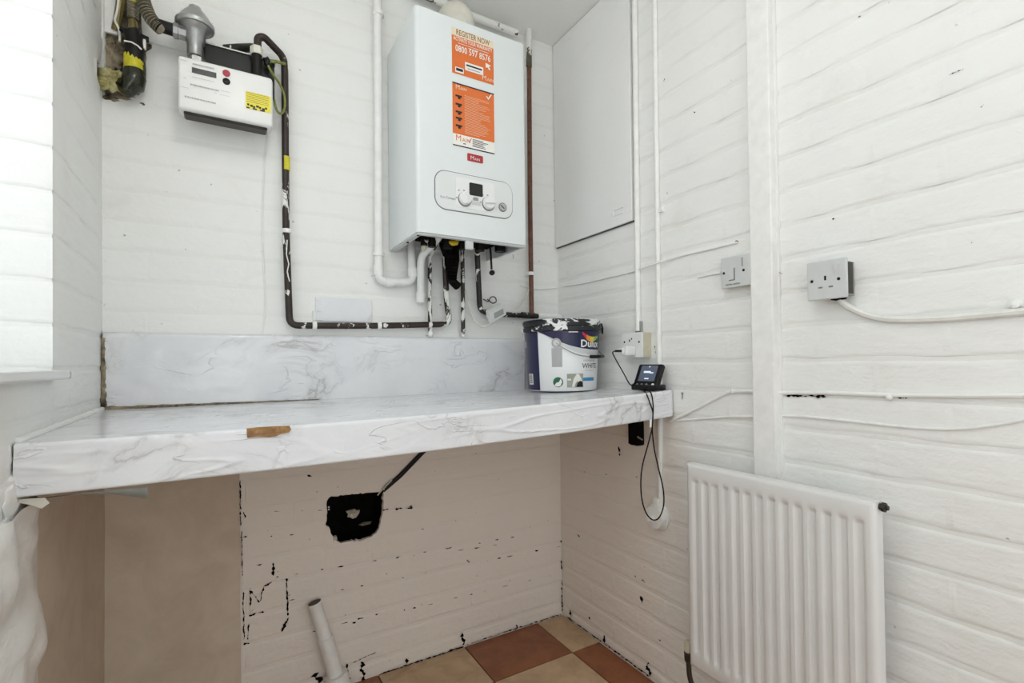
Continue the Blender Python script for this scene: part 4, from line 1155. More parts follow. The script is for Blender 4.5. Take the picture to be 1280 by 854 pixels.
# regulator
rg0 = V((cl_.x - 0.004, -0.09, mz1 + 0.016))
zr = lambda py: B(243, py, 0.09).z - rg0.z
rg = thing('gas_regulator', rg0, 'grey cast metal gas regulator with cone cap above the meter', 'regulator')
MB().lathe([(0.015, -0.004), (0.015, 0.004), (0.020, 0.006), (0.020, zr(56)), (0.025, zr(52)), (0.0265, zr(44)), (0.031, zr(40)), (0.041, zr(36)), (0.043, zr(34))], rg0, (0, 0, 1), 28).build('body', 'zinc_grey', rg)
MB().lathe([(0.047, zr(35.5)), (0.0485, zr(34)), (0.0485, zr(30.5)), (0.044, zr(28.5)), (0.034, zr(21)), (0.021, zr(14)), (0.016, zr(12.5)), (0.015, zr(9.5)), (0.008, zr(9))], rg0, (0, 0, 1), 32).build('cap', 'galvanised_steel', rg)
MB().lathe([(0.011, zr(11)), (0.011, zr(8)), (0.004, zr(7))], rg0, (0, 0, 1), 6).build('cap_nut', 'galvanised_steel', rg, smooth=False)
pL = B(222, 40, 0.09)
dirL = V((-1, 0, 0.06)).normalized()
cS = V((rg0.x - 0.02, -0.09, B(230, 42, 0.09).z))
MB().lathe([(0.019, 0), (0.019, 0.018), (0.021, 0.019), (0.021, 0.030), (0.018, 0.032)], cS, dirL, 8).build('side_port', 'zinc_grey', rg, smooth=False)
# corrugated hose
hz = thing('corrugated_hose', B(205, 40, 0.09), 'ribbed bronze gas hose curving up from the regulator', 'hose')
sA = cS + dirL * 0.03
sB = sA + dirL * 0.040
MB().tube([sA, sB], 0.0165, 14).build('black_sleeve', 'black_rubber', hz)
ctrl = [sB, B(200, 35, 0.09), B(190, 25, 0.085), B(183, 12, 0.08), B(178.5, -4, 0.075), B(177, -30, 0.07)]
def smooth_path(c, n):
    out = []
    c = [V(p) for p in c]; c = [c[0] * 2 - c[1]] + c + [c[-1] * 2 - c[-2]]
    for i in range(1, len(c) - 2):
        for k in range(n):
            t = k / n; a, b_, d, e = c[i - 1], c[i], c[i + 1], c[i + 2]
            out.append(0.5 * ((2 * b_) + (d - a) * t + (2 * a - 5 * b_ + 4 * d - e) * t * t + (3 * b_ - a - 3 * d + e) * t ** 3))
    out.append(c[-2]); return out
P = smooth_path(ctrl, 15)
MB().tube(P, 0.014, 14, rads=[0.0148 + 0.0030 * (1 if i % 4 < 2 else -1) for i in range(len(P))]).build('ribbed_tube', 'hose_bronze', hz)
# gas cock
gc = thing('gas_cock', B(165, 112, 0.05), 'dark grimy gas cock with yellow tape in the wall corner', 'valve')
go = 0.05
MB().tube([B(166.5, -30, go), B(166.5, 6, go)], 0.0125, 14).build('tape_band', 'tape_yellow', gc)
P = [B(166.3, 4 + k * 1.0, go) for k in range(22)]
MB().tube(P, 0.012, 14, rads=[0.0122 + 0.0016 * math.sin(k * PI / 2) for k in range(22)]).build('ribbed_tube', 'hose_bronze', gc)
MB().tube([B(166.2, 24, go), B(166.5, 34, go), B(167, 42, go)], 0.010, 12, rads=[0.010, 0.0115, 0.0145]).build('taper', 'brass_dull', gc)
MB().tube([B(160, 38, go), B(165, 40, go), B(168, 52, go), B(168.5, 62, go), B(167, 76, go)], 0.02, 14, rads=[0.008, 0.022, 0.021, 0.024, 0.022]).build('valve_body', 'black_rubber', gc)
MB().tube([B(150, 36, go), B(168, 45, go), B(186, 50, go)], 0.008, 8, rads=[0.006, 0.013, 0.008]).build('valve_lever', 'black_rubber', gc)
MB().tube([B(155, 51, go + 0.024), B(164, 52.5, go + 0.025), B(172, 57, go + 0.025), B(177, 62, go + 0.02)], 0.0022, 6).build('wire_tie', 'print_white', gc)
MB().rbox(B(178.5, 60, go + 0.01), B(183, 52, go - 0.002), 0.0015, 1).build('paper_tag', 'print_white', gc)
MB().tube([B(166.5, 70, go), B(167.5, 88, go)], 0.0225, 16, rads=[0.0215, 0.024]).build('tape_band', 'tape_yellow', gc)
c = B(166, 99, go)
MB().tube([B(167.5, 86, go), B(168, 97, go), B(166, 106, go), B(160, 112, go), B(150, 104, go - 0.02)], 0.024, 16, rads=[0.023, 0.0275, 0.028, 0.020, 0.018]).build('elbow', 'dark_green_enamel', gc)
MB().tube([B(153, 100, 0.04), B(140, 100, 0.02), B(122, 98, -0.02)], 0.024, 12, rads=[0.020, 0.027, 0.028]).build('foam_collar', 'expanding_foam', gc)
m = MB(); 
for i, (x, y, r) in enumerate(((133, 92, 0.016), (142, 108, 0.015), (128, 104, 0.018), (148, 94, 0.013))): m.lump(B(x, y, 0.04), r, 0.5, 2, (1, 0.7, 1), i)
m.build('foam_lump', 'expanding_foam', gc)
MB().rbox(B(178, 94, 0.06), B(183, 86, 0.04), 0.002, 1).build('boss', 'dark_metal', gc)
tag(MB().tube([B(149, -12, 0.03), B(147, 12, 0.03), B(143, 26, 0.03), B(148, 34, 0.03), B(150, 44, 0.03), B(149.5, 52, 0.04)], 0.0028, 8, fillet=0.02).build('tie_wire', 'print_white'), 'white wire hanging beside the gas cock', 'wire')
tag(MB().tube([B(152, -20, 0.02), B(150, 5, 0.02), B(147, 26, 0.01), B(144, 38, 0.0)], 0.010, 10).build('lead_pipe', 'brass_dull'), 'thin brown pipe slanting into the corner hole', 'pipe')
MB().obox(B(139, 20, 0.0), (V((1, 0, 0)), V((0, 1, 0)), V((0, 0, 1))), (0.014, 0.004, 0.05)).build('plaster_flake', 'painted_plastic', wall_back, smooth=False)
# inlet stub and earth bonding cable
MB().tube([B(279, 59, 0.03), B(298, 60, 0.03), B(316, 60, 0.06), B(322, 62, 0.085)], 0.014, 12, rads=[0.007, 0.012, 0.013, 0.013]).build('branch_stub', 'black_pipe_peeling', gp)
ec = thing('earth_cable', B(345, 100, 0.08), 'green and yellow earth cable looping beside the gas meter', 'cable')
P = smooth_path([B(356, 80, 0.045), B(345, 77, 0.07), B(334, 76, 0.09)], 6)
MB().tube(P, 0.0050, 8).build('upper_lead', 'earth_cable', ec)
P = smooth_path([B(334, 80, 0.09), B(340, 91, 0.085), B(349, 104, 0.06), B(355, 118, 0.05), B(356, 133, 0.05), B(352, 142, 0.055), B(346, 138, 0.07), B(342.5, 124, 0.08)], 6)
MB().tube(P, 0.0036, 8).build('loop', 'earth_cable', ec)
MB().lump(B(334, 77, 0.09), 0.011, 0.4, 2, (0.9, 0.8, 1.3), 3).build('earth_clamp', 'black_plastic', ec)

# ------------------------------------------------------------------ right wall: board, conduits, sockets, cables
pa, pb_ = R(697.5, 309, 0.012), R(791, 276, 0.012)
pz = (pa.z + pb_.z) / 2
bdp = thing('boxing_board', (-0.006, (pa.y + pb_.y) / 2, pz), 'large flat white board on right wall beside the boiler', 'board')
MB().rbox((-0.016, pb_.y, pz), (-0.003, -0.004, CEIL - 0.002), 0.002, 1).build('panel', 'white_reveal_paint', bdp)
MB().box((-0.010, pb_.y - 0.001, pz - 0.003), (-0.003, -0.006, pz + 0.002)).build('dark_edge', 'dark_metal', bdp, smooth=False)
hl = R(773, 268, 0.017); m = MB()
m.tube([(-0.017, hl.y + 0.025, hl.z), (-0.017, hl.y - 0.025, hl.z)], 0.002, 6); m.tube([(-0.017, hl.y + 0.025, hl.z + 0.02), (-0.017, hl.y - 0.025, hl.z + 0.02)], 0.002, 6)
m.tube([(-0.017, hl.y + 0.025, hl.z), (-0.017, hl.y + 0.025, hl.z + 0.02)], 0.002, 6)
m.build('painted_hinge', 'white_painted_brick', bdp)
def conduit(name, pts, r, label, clips=()):
    root = thing(name, pts[-1], label, 'conduit')
    MB().tube(pts, r, 12).build('tube', 'painted_plastic', root)
    for c in clips:
        m = MB().box((-0.013, c.y - r - 0.009, c.z - 0.008), (-0.001, c.y + r + 0.004, c.z + 0.008)); m.lathe([(0.003, 0), (0.003, 0.003)], (-0.013, c.y - r - 0.006, c.z), (-1, 0, 0), 8)
        m.build('clip', 'painted_plastic', root, smooth=False)
    return root
ya = R(795.5, 200, 0.009).y; yb = R(821.5, 250, 0.008).y
conduit('cable_conduit', [V((-0.009, ya - 0.004, CEIL - 0.001)), V((-0.009, ya, 1.6)), V((-0.009, R(797.5, 400, 0.009).y, R(797, 414, 0.009).z))], 0.010, 'white round conduit dropping to the socket behind paint tub')
conduit('cable_conduit', [V((-0.008, yb - 0.003, CEIL - 0.001)), V((-0.008, yb, 1.5)), V((-0.008, R(824.5, 470, 0.008).y, 0.95)), V((-0.008, R(825, 600, 0.008).y, R(825, 632, 0.008).z))], 0.0085, 'thinner white conduit passing behind worktop end to the round box', clips=(R(823.5, 263, 0.008),))
# boxed trunking
t0 = (R(931, 0, 0.028).y + R(943, 590, 0.028).y) / 2; t1 = (R(961.5, 0, 0.028).y + R(970.5, 590, 0.028).y) / 2
tr = thing('timber_batten', (-0.014, (t0 + t1) / 2, 0.70), 'tall white painted batten running from ceiling down behind the radiator', 'batten')
MB().rbox((-0.030, t1 + 0.002, 0.60), (-0.001, t0, CEIL - 0.001), 0.004, 2).build('batten', 'painted_plastic', tr)
MB().box((-0.009, t1 - 0.004, 0.60), (-0.001, t1 + 0.003, CEIL - 0.001)).build('side_gap', 'white_painted_mortar', tr, smooth=False)

def wall_plate(name, y0, y1, z0, z1, o0, o1, label, box_mat='painted_plastic', plate_mat='pale_plastic', inset=0.004, cat='socket', box_from=0.0):
    root = thing(name, (-o1 / 2, (y0 + y1) / 2, z0), label, cat)
    MB().box((-o0, y0 + inset, z0 + inset), (-0.001 - box_from, y1 - inset, z1 - inset)).build('back_box', box_mat, root, smooth=False)
    MB().rbox((-o1, y0, z0), (-o0, y1, z1), 0.003, 2).build('face_plate', plate_mat, root)
    return root
def screw(root, y, z, o): MB().lathe([(0.0036, -0.001), (0.0036, 0.0008)], (-o, y, z), (-1, 0, 0), 10).build('screw', 'black_plastic', root)
def slot(root, y, z, o, hy, hz_, mat='black_plastic', nm='pin_hole'): MB().box((-o - 0.0006, y - hy, z - hz_), (-o + 0.001, y + hy, z + hz_)).build(nm, mat, root, smooth=False)
def rocker(root, y, z, o, hy, hz_, mat='white_plastic'):
    m = MB().add([(-o - 0.0005, y - hy, z - hz_), (-o - 0.0005, y + hy, z - hz_), (-o - 0.004, y + hy, z + hz_), (-o - 0.004, y - hy, z + hz_), (-o + 0.001, y - hy, z - hz_), (-o + 0.001, y + hy, z - hz_), (-o + 0.001, y + hy, z + hz_), (-o + 0.001, y - hy, z + hz_)],
        [(0, 1, 2, 3), (4, 5, 6, 7), (0, 1, 5, 4), (3, 2, 6, 7), (0, 3, 7, 4), (1, 2, 6, 5)])
    m.build('switch_rocker', mat, root, smooth=False)
# single socket standing proud of the wall
a, b_, c = R(1008, 328, 0.05), R(1058, 322, 0.05), R(1058, 372, 0.05)
y0, y1, z0, z1 = b_.y, a.y, c.z + 0.001, (a.z + b_.z) / 2
s1 = wall_plate('single_socket', y0, y1, z0, z1, 0.042, 0.050, 'grey single socket with one switch on a bare metal box near the radiator', box_mat='galvanised_steel', inset=0.007)
yc = (y0 + y1) / 2; zc = (z0 + z1) / 2
screw(s1, y1 - 0.012, zc, 0.05); screw(s1, y0 + 0.017, zc - 0.002, 0.05)
rocker(s1, y0 + 0.020, z1 - 0.024, 0.05, 0.006, 0.011, 'label_pale')
slot(s1, yc + 0.002, zc + 0.004, 0.05, 0.0022, 0.0052); slot(s1, yc + 0.013, zc - 0.017, 0.05, 0.0045, 0.0018, 'grey_line'); slot(s1, yc - 0.010, zc - 0.017, 0.05, 0.0045, 0.0018, 'grey_line')
MB().box((-0.041, y0 + 0.003, z0 + 0.010), (-0.016, y0 + 0.008, z1 - 0.010)).build('box_side', 'dark_metal', s1, smooth=False)
m = MB(); m.lump((-0.022, y0 + 0.03, z0 + 0.003), 0.013, 0.4, 1, (1, 1.5, 0.5), 1); m.build('cable_entry', 'matt_black', s1)
# fused switch
a, b_, c = R(901, 323, 0.030), R(937, 315, 0.030), R(903, 361, 0.030)
y0, y1, z0, z1 = b_.y, a.y, c.z - 0.001, a.z - 0.001
s2 = wall_plate('fused_switch', y0, y1, z0, z1, 0.024, 0.031, 'white fused switch plate left of the tall batten', plate_mat='pale_plastic', box_mat='cream_plastic', inset=0.002, cat='switch')
yc = (y0 + y1) / 2; zc = (z0 + z1) / 2
screw(s2, y1 - 0.010, zc, 0.031); screw(s2, y0 + 0.018, zc - 0.001, 0.031)
rocker(s2, y0 + 0.028, z1 - 0.022, 0.031, 0.0055, 0.012, 'pale_plastic')
MB().box((-0.0345, yc + 0.002, zc - 0.022), (-0.030, yc + 0.017, zc + 0.010)).build('fuse_carrier', 'pale_plastic', s2, smooth=False)
MB().box((-0.0335, yc + 0.0005, zc - 0.0235), (-0.030, yc + 0.0175, zc - 0.0215)).build('carrier_shadow_line', 'grey_line', s2, smooth=False)
MB().box((-0.0335, yc + 0.0002, zc - 0.0225), (-0.030, yc + 0.0016, zc + 0.010)).build('carrier_shadow_line', 'grey_line', s2, smooth=False)
MB().box((-0.0320, y0 + 0.0205, z1 - 0.034), (-0.030, y0 + 0.0220, z1 - 0.010)).build('rocker_line', 'grey_line', s2, smooth=False)
m = MB(); text_on(m, 'CENTRAL HEATING', 0.006, lambda x, y: V((-0.0315, yc + 0.030 - x, z0 + 0.007 + y)), 0.01, width=0.045); m.build('lettering', 'print_black', s2, smooth=False)
# socket behind the tub, with adaptor and usb lead
a, b_, c = R(777, 418, 0.045), R(802.5, 415, 0.045), R(802, 447, 0.045)
y0, y1, z0, z1 = b_.y, a.y, c.z, b_.z
s3 = wall_plate('wall_socket', y0, y1, z0, z1, 0.038, 0.045, 'white socket above worktop with a plug adaptor in it', plate_mat='white_plastic', box_mat='cream_plastic', inset=0.001)
yc = (y0 + y1) / 2; zc = (z0 + z1) / 2
screw(s3, y0 + 0.014, zc + 0.01, 0.045); screw(s3, y1 - 0.014, zc + 0.012, 0.045)
slot(s3, yc + 0.010, zc + 0.016, 0.045, 0.0025, 0.004); slot(s3, yc, zc + 0.022, 0.045, 0.002, 0.003)
MB().box((-0.012, R(800, 412, 0.012).y - 0.004, z1), (-0.001, R(794, 412, 0.012).y, z1 + 0.04)).build('conduit_entry', 'galvanised_steel', s3, smooth=False)
ad = thing('plug_adaptor', (-0.07, yc, zc - 0.03), 'white usb plug adaptor in socket beside the paint tub', 'plug')
MB().rbox((-0.088, yc - 0.022, zc - 0.036), (-0.0455, yc + 0.014, zc - 0.003), 0.006, 2).build('body', 'white_plastic', ad)
MB().rbox((-0.097, yc - 0.012, zc - 0.030), (-0.087, yc + 0.008, zc - 0.010), 0.003, 1).build('nose', 'white_plastic', ad)

def wire(name, pts, r, mat, label, cat='cable', seg=8, n=6):
    return tag(MB().tube(smooth_path(pts, n), r, seg).build(name, mat), label, cat)
wire('power_cable', [R(1050, 374, 0.02), R(1054, 379, 0.018), R(1068, 387, 0.010), R(1088, 395, 0.008), R(1112, 399, 0.008), R(1160, 399, 0.008), R(1220, 395, 0.008), R(1285, 389, 0.008), R(1345, 384, 0.008)], 0.0075, 'cable_white', 'thick white cable sagging right from the single socket')
wire('power_cable', [R(838, 527, 0.006), R(852, 520, 0.006), R(870, 511, 0.006), R(893, 499, 0.006), R(912, 490, 0.006), R(935, 489, 0.007), R(970, 491, 0.006), R(1030, 491, 0.006), R(1100, 493.5, 0.006), R(1170, 494.5, 0.006), R(1285, 494.5, 0.006), R(1345, 495, 0.006)], 0.0050, 'painted_plastic', 'white painted cable along the wall, upper one of the pair above radiator')
wire('power_cable', [R(846, 526, 0.005), R(872, 524, 0.005), R(905, 521.5, 0.005), R(940, 521, 0.005), R(985, 520, 0.005), R(1040, 524, 0.005), R(1095, 530, 0.005), R(1150, 535, 0.005), R(1200, 536, 0.005), R(1250, 530, 0.005), R(1300, 521, 0.005), R(1345, 515, 0.005)], 0.0034, 'painted_plastic', 'thin white painted cable sagging below the other, just above radiator')
wire('bell_wire', [R(704, 358, 0.004), R(730, 354, 0.005), R(760, 347, 0.005), R(790, 340, 0.006), R(806, 334, 0.020), R(824, 328, 0.018), R(850, 320, 0.006), R(880, 313, 0.006), R(905, 307, 0.006), R(922, 303, 0.005)], 0.0034, 'painted_plastic', 'thin painted wire rising across right wall behind the conduits', 'wire')
MB().lathe([(0.004, 0), (0.004, 0.006)], R(922, 302.5, 0.0), (-1, 0, 0), 10).build('nail_head', 'print_brown', wall_right)
wire('bell_wire', [B(650, 357, 0.004), B(668, 361, 0.004), B(685, 361, 0.004), V((-0.004, -0.004, B(697, 359, 0.004).z))], 0.0030, 'painted_plastic', 'thin painted wire crossing the far wall corner beside the riser pipe', 'wire')
wire('bell_wire', [R(872, 347, 0.004), R(885, 344, 0.005), R(901, 341, 0.006)], 0.003, 'painted_plastic', 'short painted wire entering the fused switch', 'wire')
m = MB()
for x, y in ((917, 489), (1113, 496), (1270, 381)): MB().lathe([(0.007, 0), (0.007, 0.008), (0.003, 0.011)], R(x, y, 0.002), (-1, 0, 0), 10).build('cable_nail', 'white_painted_brick', wall_right)

# round junction box low on the wall
rc = R(825, 645, 0.0)
jb = thing('junction_box', (-0.015, rc.y, rc.z - 0.045), 'round white junction box on right wall left of radiator', 'junction box')
MB().lathe([(0.045, 0.001), (0.045, 0.012), (0.042, 0.014), (0.042, 0.022), (0.036, 0.030), (0.012, 0.033), (0.0, 0.033)], rc, (-1, 0, 0), 32).build('cover', 'painted_plastic', jb)
MB().lathe([(0.011, 0.0), (0.011, 0.012)], rc + V((-0.034, 0.004, -0.004)), (-1, 0, 0.3), 14).build('cable_boss', 'painted_plastic', jb)
MB().rbox((-0.022, rc.y - 0.012, rc.z + 0.036), (-0.001, rc.y + 0.012, rc.z + 0.062), 0.004, 1).build('conduit_entry', 'painted_plastic', jb)

# ------------------------------------------------------------------ energy monitor and its leads
zm = ztop(-0.07, -0.585) + 0.0015
mc = V((-0.078, -0.580, zm))
to_cam = (CAM - mc); to_cam.z = 0; to_cam.normalize()
ca_ = math.radians(-28)
fd = V((to_cam.x * math.cos(ca_) - to_cam.y * math.sin(ca_), to_cam.x * math.sin(ca_) + to_cam.y * math.cos(ca_), 0))
fd = V((-0.985, -0.17, 0)).normalized()
rd = V((0, 0, 1)).cross(fd).normalized()          # image right when seen from the front
if rd.dot(RT) < 0: rd = -rd
tl = math.radians(28)
fn_ = (fd * math.cos(tl) + V((0, 0, 1)) * math.sin(tl)).normalized()
uv_ = fn_.cross(rd); 
if uv_.z < 0: uv_ = -uv_
em = thing('energy_monitor', mc, 'small black energy monitor with lit screen at right end of worktop', 'energy monitor')
hc = mc + uv_ * 0.046 - fn_ * 0.004 + V((0, 0, 0.004))
def obev(c, ax, half, r, seg=2):
    m = MB().rbox((-half[0], -half[1], -half[2]), half, r, seg)
    M = Matrix((ax[0], ax[1], ax[2])).transposed()
    m.v = [V(c) + M @ p for p in m.v]; return m
obev(hc, (rd, uv_, fn_), (0.047, 0.045, 0.009), 0.006).build('housing', 'black_plastic', em)
MB().obox(hc + fn_ * 0.0094 + uv_ * 0.009, (rd, uv_, fn_), (0.031, 0.028, 0.0005)).build('screen', 'screen_blue', em, smooth=False)
m = MB()
for du, dv, txt, sz in ((-0.012, 0.010, '12:34', 0.012),):
    pass
m.obox(hc + fn_ * 0.0101 + uv_ * 0.014 - rd * 0.004, (rd, uv_, fn_), (0.013, 0.0035, 0.0002))
m.obox(hc + fn_ * 0.0101 + uv_ * 0.011 + rd * 0.013, (rd, uv_, fn_), (0.007, 0.002, 0.0002))
m.obox(hc + fn_ * 0.0101 - uv_ * 0.010, (rd, uv_, fn_), (0.008, 0.002, 0.0002))
m.obox(hc + fn_ * 0.0101 + uv_ * 0.033, (rd, uv_, fn_), (0.002, 0.002, 0.0002))
m.build('screen_digits', 'screen_text', em, smooth=False)
for du in (-0.03, -0.012, 0.006): MB().lathe([(0.004, 0), (0.004, 0.0012)], hc + fn_ * 0.009 - uv_ * 0.031 + rd * du, fn_, 12).build('button', 'grey_line', em)
MB().lathe([(0.0045, 0), (0.0045, 0.002), (0.002, 0.003)], hc + fn_ * 0.009 - uv_ * 0.031 + rd * 0.030, fn_, 12).build('indicator', 'print_white', em)
obev(mc - fd * 0.022 + V((0, 0, 0.010)), (rd, fd, V((0, 0, 1))), (0.044, 0.034, 0.009), 0.004).build('foot', 'black_plastic', em)
MB().obox(mc - fd * 0.030 + V((0, 0, 0.035)), (rd, uv_, fn_), (0.036, 0.030, 0.004)).build('back_stay', 'black_plastic', em, smooth=False)
pl_ = V((-0.097, yc - 0.002, zc - 0.020))
ul = thing('usb_lead', pl_, 'black usb lead from the plug adaptor to the energy monitor', 'cable')
MB().rbox((pl_.x - 0.022, pl_.y - 0.006, pl_.z - 0.0035), (pl_.x, pl_.y + 0.006, pl_.z + 0.0035), 0.001, 1).build('plug', 'black_plastic', ul)
MB().tube(smooth_path([pl_ - V((0.02, 0, 0)), pl_ - V((0.036, 0.002, 0.003)), pl_ - V((0.040, 0.010, 0.016)), V((-0.125, -0.535, 1.045)), V((-0.115, -0.555, 1.008)), hc - rd * 0.045 - uv_ * 0.02], 8), 0.0020, 8).build('cord', 'black_rubber', ul)
o_ = -yfront(-0.12) + 0.010
hl_ = thing('hanging_lead', B(815, 645, o_), 'black lead looping from the energy monitor down below the worktop', 'cable')
m = MB()
mcx = mc + fd * 0.012
P = smooth_path([mc + fd * 0.005 - rd * 0.004 + V((0, 0, 0.004)), B(808, 495, o_ - 0.012) + V((0, 0, 0.006)), B(812, 503, o_), B(816, 516, o_), B(815, 535, o_), B(810, 556, o_), B(803.5, 580, o_), B(801, 602, o_), B(802.5, 625, o_), B(808, 642, o_), B(816, 650, o_), B(824, 647, o_), B(829.5, 632, o_), B(829, 612, o_), B(823, 585, o_), B(818, 562, o_), B(815.5, 540, o_ + 0.004), B(816, 522, o_ + 0.004), B(816.5, 508, o_ + 0.004), B(814, 495, o_ - 0.010) + V((0, 0, 0.008)), mc + fd * 0.005 + rd * 0.010 + V((0, 0, 0.004))], 6)
m.tube(P, 0.0021, 8); m.build('cord', 'black_rubber', hl_)
MB().tube([B(813.5, 524, o_ + 0.004), B(813, 534, o_ + 0.004)], 0.0034, 8).build('white_tie', 'print_white', hl_)
wire('thin_lead', [mc + rd * 0.042 + V((0, 0, 0.010)), mc + rd * 0.058 + V((0, 0, 0.012)) - fd * 0.01, V((-0.03, -0.625, ztop(-0.03, -0.62) + 0.004)), V((-0.006, -0.600, ztop(-0.01, -0.6) + 0.003))], 0.0018, 'black_rubber', 'thin black lead lying behind the energy monitor')

# ------------------------------------------------------------------ paint tub
tc = V((-0.166, -0.250, 0)); tc.z = max(ztop(tc.x + dx, tc.y + dy) for dx in (-0.12, 0, 0.12) for dy in (-0.12, 0, 0.12)) - 0.001
tcam = (CAM - tc); tcam.z = 0; tcam.normalize()
trt = V((-tcam.y, tcam.x, 0)); 
if trt.dot(RT) < 0: trt = -trt
TH = 0.222
def trad(z): return 0.126 + 0.0125 * z / TH
def TS(th, z, e=0.0):
    r = trad(z) + e
    return tc + (tcam * math.cos(th) + trt * math.sin(th)) * r + V((0, 0, z))
dep = (CAM - tc).length
KPX = FPX / (dep * 0.985)
tcx = 702.0
def tth(px): return math.asin(max(-1, min(1, (px - tcx) / (0.132 * KPX * 1.03))))
def tz(py): return (489.5 - py) / (KPX * 1.03)
pt = thing('paint_tub', tc, 'large navy and white paint tub with smeared dark lid on worktop', 'paint tub')
MB().lathe([(0.118, 0.0), (0.124, 0.002), (trad(0.006), 0.006), (trad(TH * 0.5), TH * 0.5), (trad(TH), TH)], tc, (0, 0, 1), 64).build('tub', 'tub_white', pt)
lid = MB().lathe([(trad(TH) + 0.004, TH - 0.012), (trad(TH) + 0.0095, TH - 0.010), (trad(TH) + 0.0095, TH + 0.004), (trad(TH) + 0.004, TH + 0.006), (trad(TH) + 0.0055, TH + 0.010), (trad(TH) + 0.0065, TH + 0.026), (trad(TH) + 0.003, TH + 0.031), (trad(TH) - 0.006, TH + 0.031), (trad(TH) - 0.010, TH + 0.024), (0.0, TH + 0.024)], tc, (0, 0, 1), 64).build('lid', 'lid_black_paint_smeared', pt)
def patch(name, th0, th1, zlo, zhi, mat, e=0.0006, n=16, parent=None):
    m = MB().grid(lambda u, v: TS(th0 + (th1 - th0) * u, zlo(th0 + (th1 - th0) * u) * (1 - v) + zhi(th0 + (th1 - th0) * u) * v, e), n, 4)
    return m.build(name, mat, parent or pt, recalc=False)
k_ = lambda v: (lambda th: v)
patch('navy_label_side', -2.2, tth(674), k_(0.004), k_(TH - 0.012), 'tub_navy', n=24)
cur = [(668, 413), (680, 419), (691.5, 425), (702, 430), (712, 434), (725, 437), (735, 438.3), (746, 438.8)]
def curve_z(th):
    px = tcx + math.sin(th) * 0.132 * KPX * 1.03
    if th > tth(746): return tz(438.8)
    for (x0, y0_), (x1, y1_) in zip(cur[:-1], cur[1:]):
        if px <= x1: return tz(y0_ + (y1_ - y0_) * (px - x0) / (x1 - x0))
    return tz(438.8)
navy = patch('navy_label_top', tth(669), 2.2, curve_z, k_(TH - 0.010), 'tub_navy', 0.0008, 40)
patch('pale_band', tth(676), 2.2, lambda th: curve_z(th) - 0.018 * max(0, min(1, th + 0.6)), lambda th: curve_z(th) - 0.001, 'label_pale', 0.0005, 40)
def tub_text(txt, px, py, size, mat, bold=0.0, width=None, e=0.0014, parent=None):
    th0 = tth(px); z0_ = tz(py); m = MB()
    text_on(m, txt, size, lambda x, y: TS(th0 + x / trad(z0_), z0_ + y, e), bold, width=width)
    return m.build('lettering', mat, parent or pt, smooth=False)
tub_text('Dulux', 724, 435.5, 0.036, 'print_white', 0.022, 0.098)
tub_text('WHITE', 726.5, 461.5, 0.025, 'print_black', 0.0, 0.078)
tub_text('PURE BRILLIANT', 728, 453, 0.008, 'mid_grey', 0.0, 0.062)
tub_text('silk emulsion', 730, 464.8, 0.006, 'mid_grey', 0.0, 0.045)
tub_text('weathershield', 710, 418.6, 0.008, 'print_white', 0.0, 0.036) if False else None
patch('small_print', tth(710), tth(721), k_(tz(418)), k_(tz(416.8)), 'print_white', 0.0012, 6)
# rainbow swoosh above the brand name
for i, (mt, a0, a1) in enumerate((('swoosh_red', 0.0, 0.28), ('swoosh_orange', 0.26, 0.52), ('swoosh_yellow', 0.50, 0.78), ('swoosh_green', 0.76, 1.0))):
    def sw(u, v, a0=a0, a1=a1):
        t = a0 + (a1 - a0) * u
        px = 726 + 19 * t; yc_ = 417 + 10 * math.sin(PI * (0.06 + 0.74 * t)) ; wd = 1.2 + 5.5 * math.sin(PI * min(1, 0.1 + 0.8 * t))
        return TS(tth(px), tz(yc_ + wd * 0.35 - wd * v), 0.0014 + 0.0001 * i)
    MB().grid(sw, 5, 3).build('logo_swoosh', mt, pt, recalc=False)
patch('blue_strip', tth(728), tth(742), k_(tz(477)), k_(tz(473)), 'label_blue', 0.0012, 8)
pic = patch('room_picture', tth(708), tth(728), k_(tz(484.5)), k_(tz(468)), 'sofa_print', 0.0010, 8)
def tpoly(name, pts, mat, e, parent=pt):
    m = MB(); m.add([TS(tth(x), tz(y), e) for x, y in pts], [tuple(range(len(pts)))]); return m.build(name, mat, parent, smooth=False)
tpoly('picture_shape', [(714, 484), (716, 474), (720, 468), (723, 469), (726, 475), (728, 484)], 'print_white', 0.0022, pic)
tpoly('picture_shape', [(719.5, 484), (721, 479), (724, 476.5), (727, 478), (728, 484)], 'print_black', 0.0028, pic)
tpoly('picture_shape', [(708.5, 474), (713, 474), (713, 476), (708.5, 476)], 'print_white', 0.0024, pic)
patch('grey_panel', tth(690), tth(702.5), k_(tz(459.5)), k_(tz(437)), 'label_grey', 0.0010, 6)
def disc(name, px, py, r, mat, e, h=0.0, n=20):
    th0, z0_ = tth(px), tz(py); m = MB()
    pts = [TS(th0 + r * math.cos(2 * PI * k / n) / trad(z0_), z0_ + r * math.sin(2 * PI * k / n), e) for k in range(n)]
    nrm = (tcam * math.cos(th0) + trt * math.sin(th0))
    m.prism(pts, nrm * max(h, 0.0003)); return m.build(name, mat, pt, smooth=False)
disc('eco_emblem', 697, 478, 0.0175, 'label_green', 0.0008)
tpoly('emblem_leaf', [(692.5, 482), (695, 478.5), (698, 478), (700.5, 473.5), (702, 478), (700, 482.5), (696.5, 483.5)], 'print_white', 0.0022)
disc('handle_boss', 696, 430.5, 0.0165, 'label_grey', 0.0005, 0.006)
disc('handle_boss_cap', 696, 430.5, 0.010, 'label_pale', 0.006, 0.003)
sb_ = patch('barcode_sticker', tth(660), tth(665.5), k_(tz(481.5)), k_(tz(468)), 'print_white', 0.0012, 5)
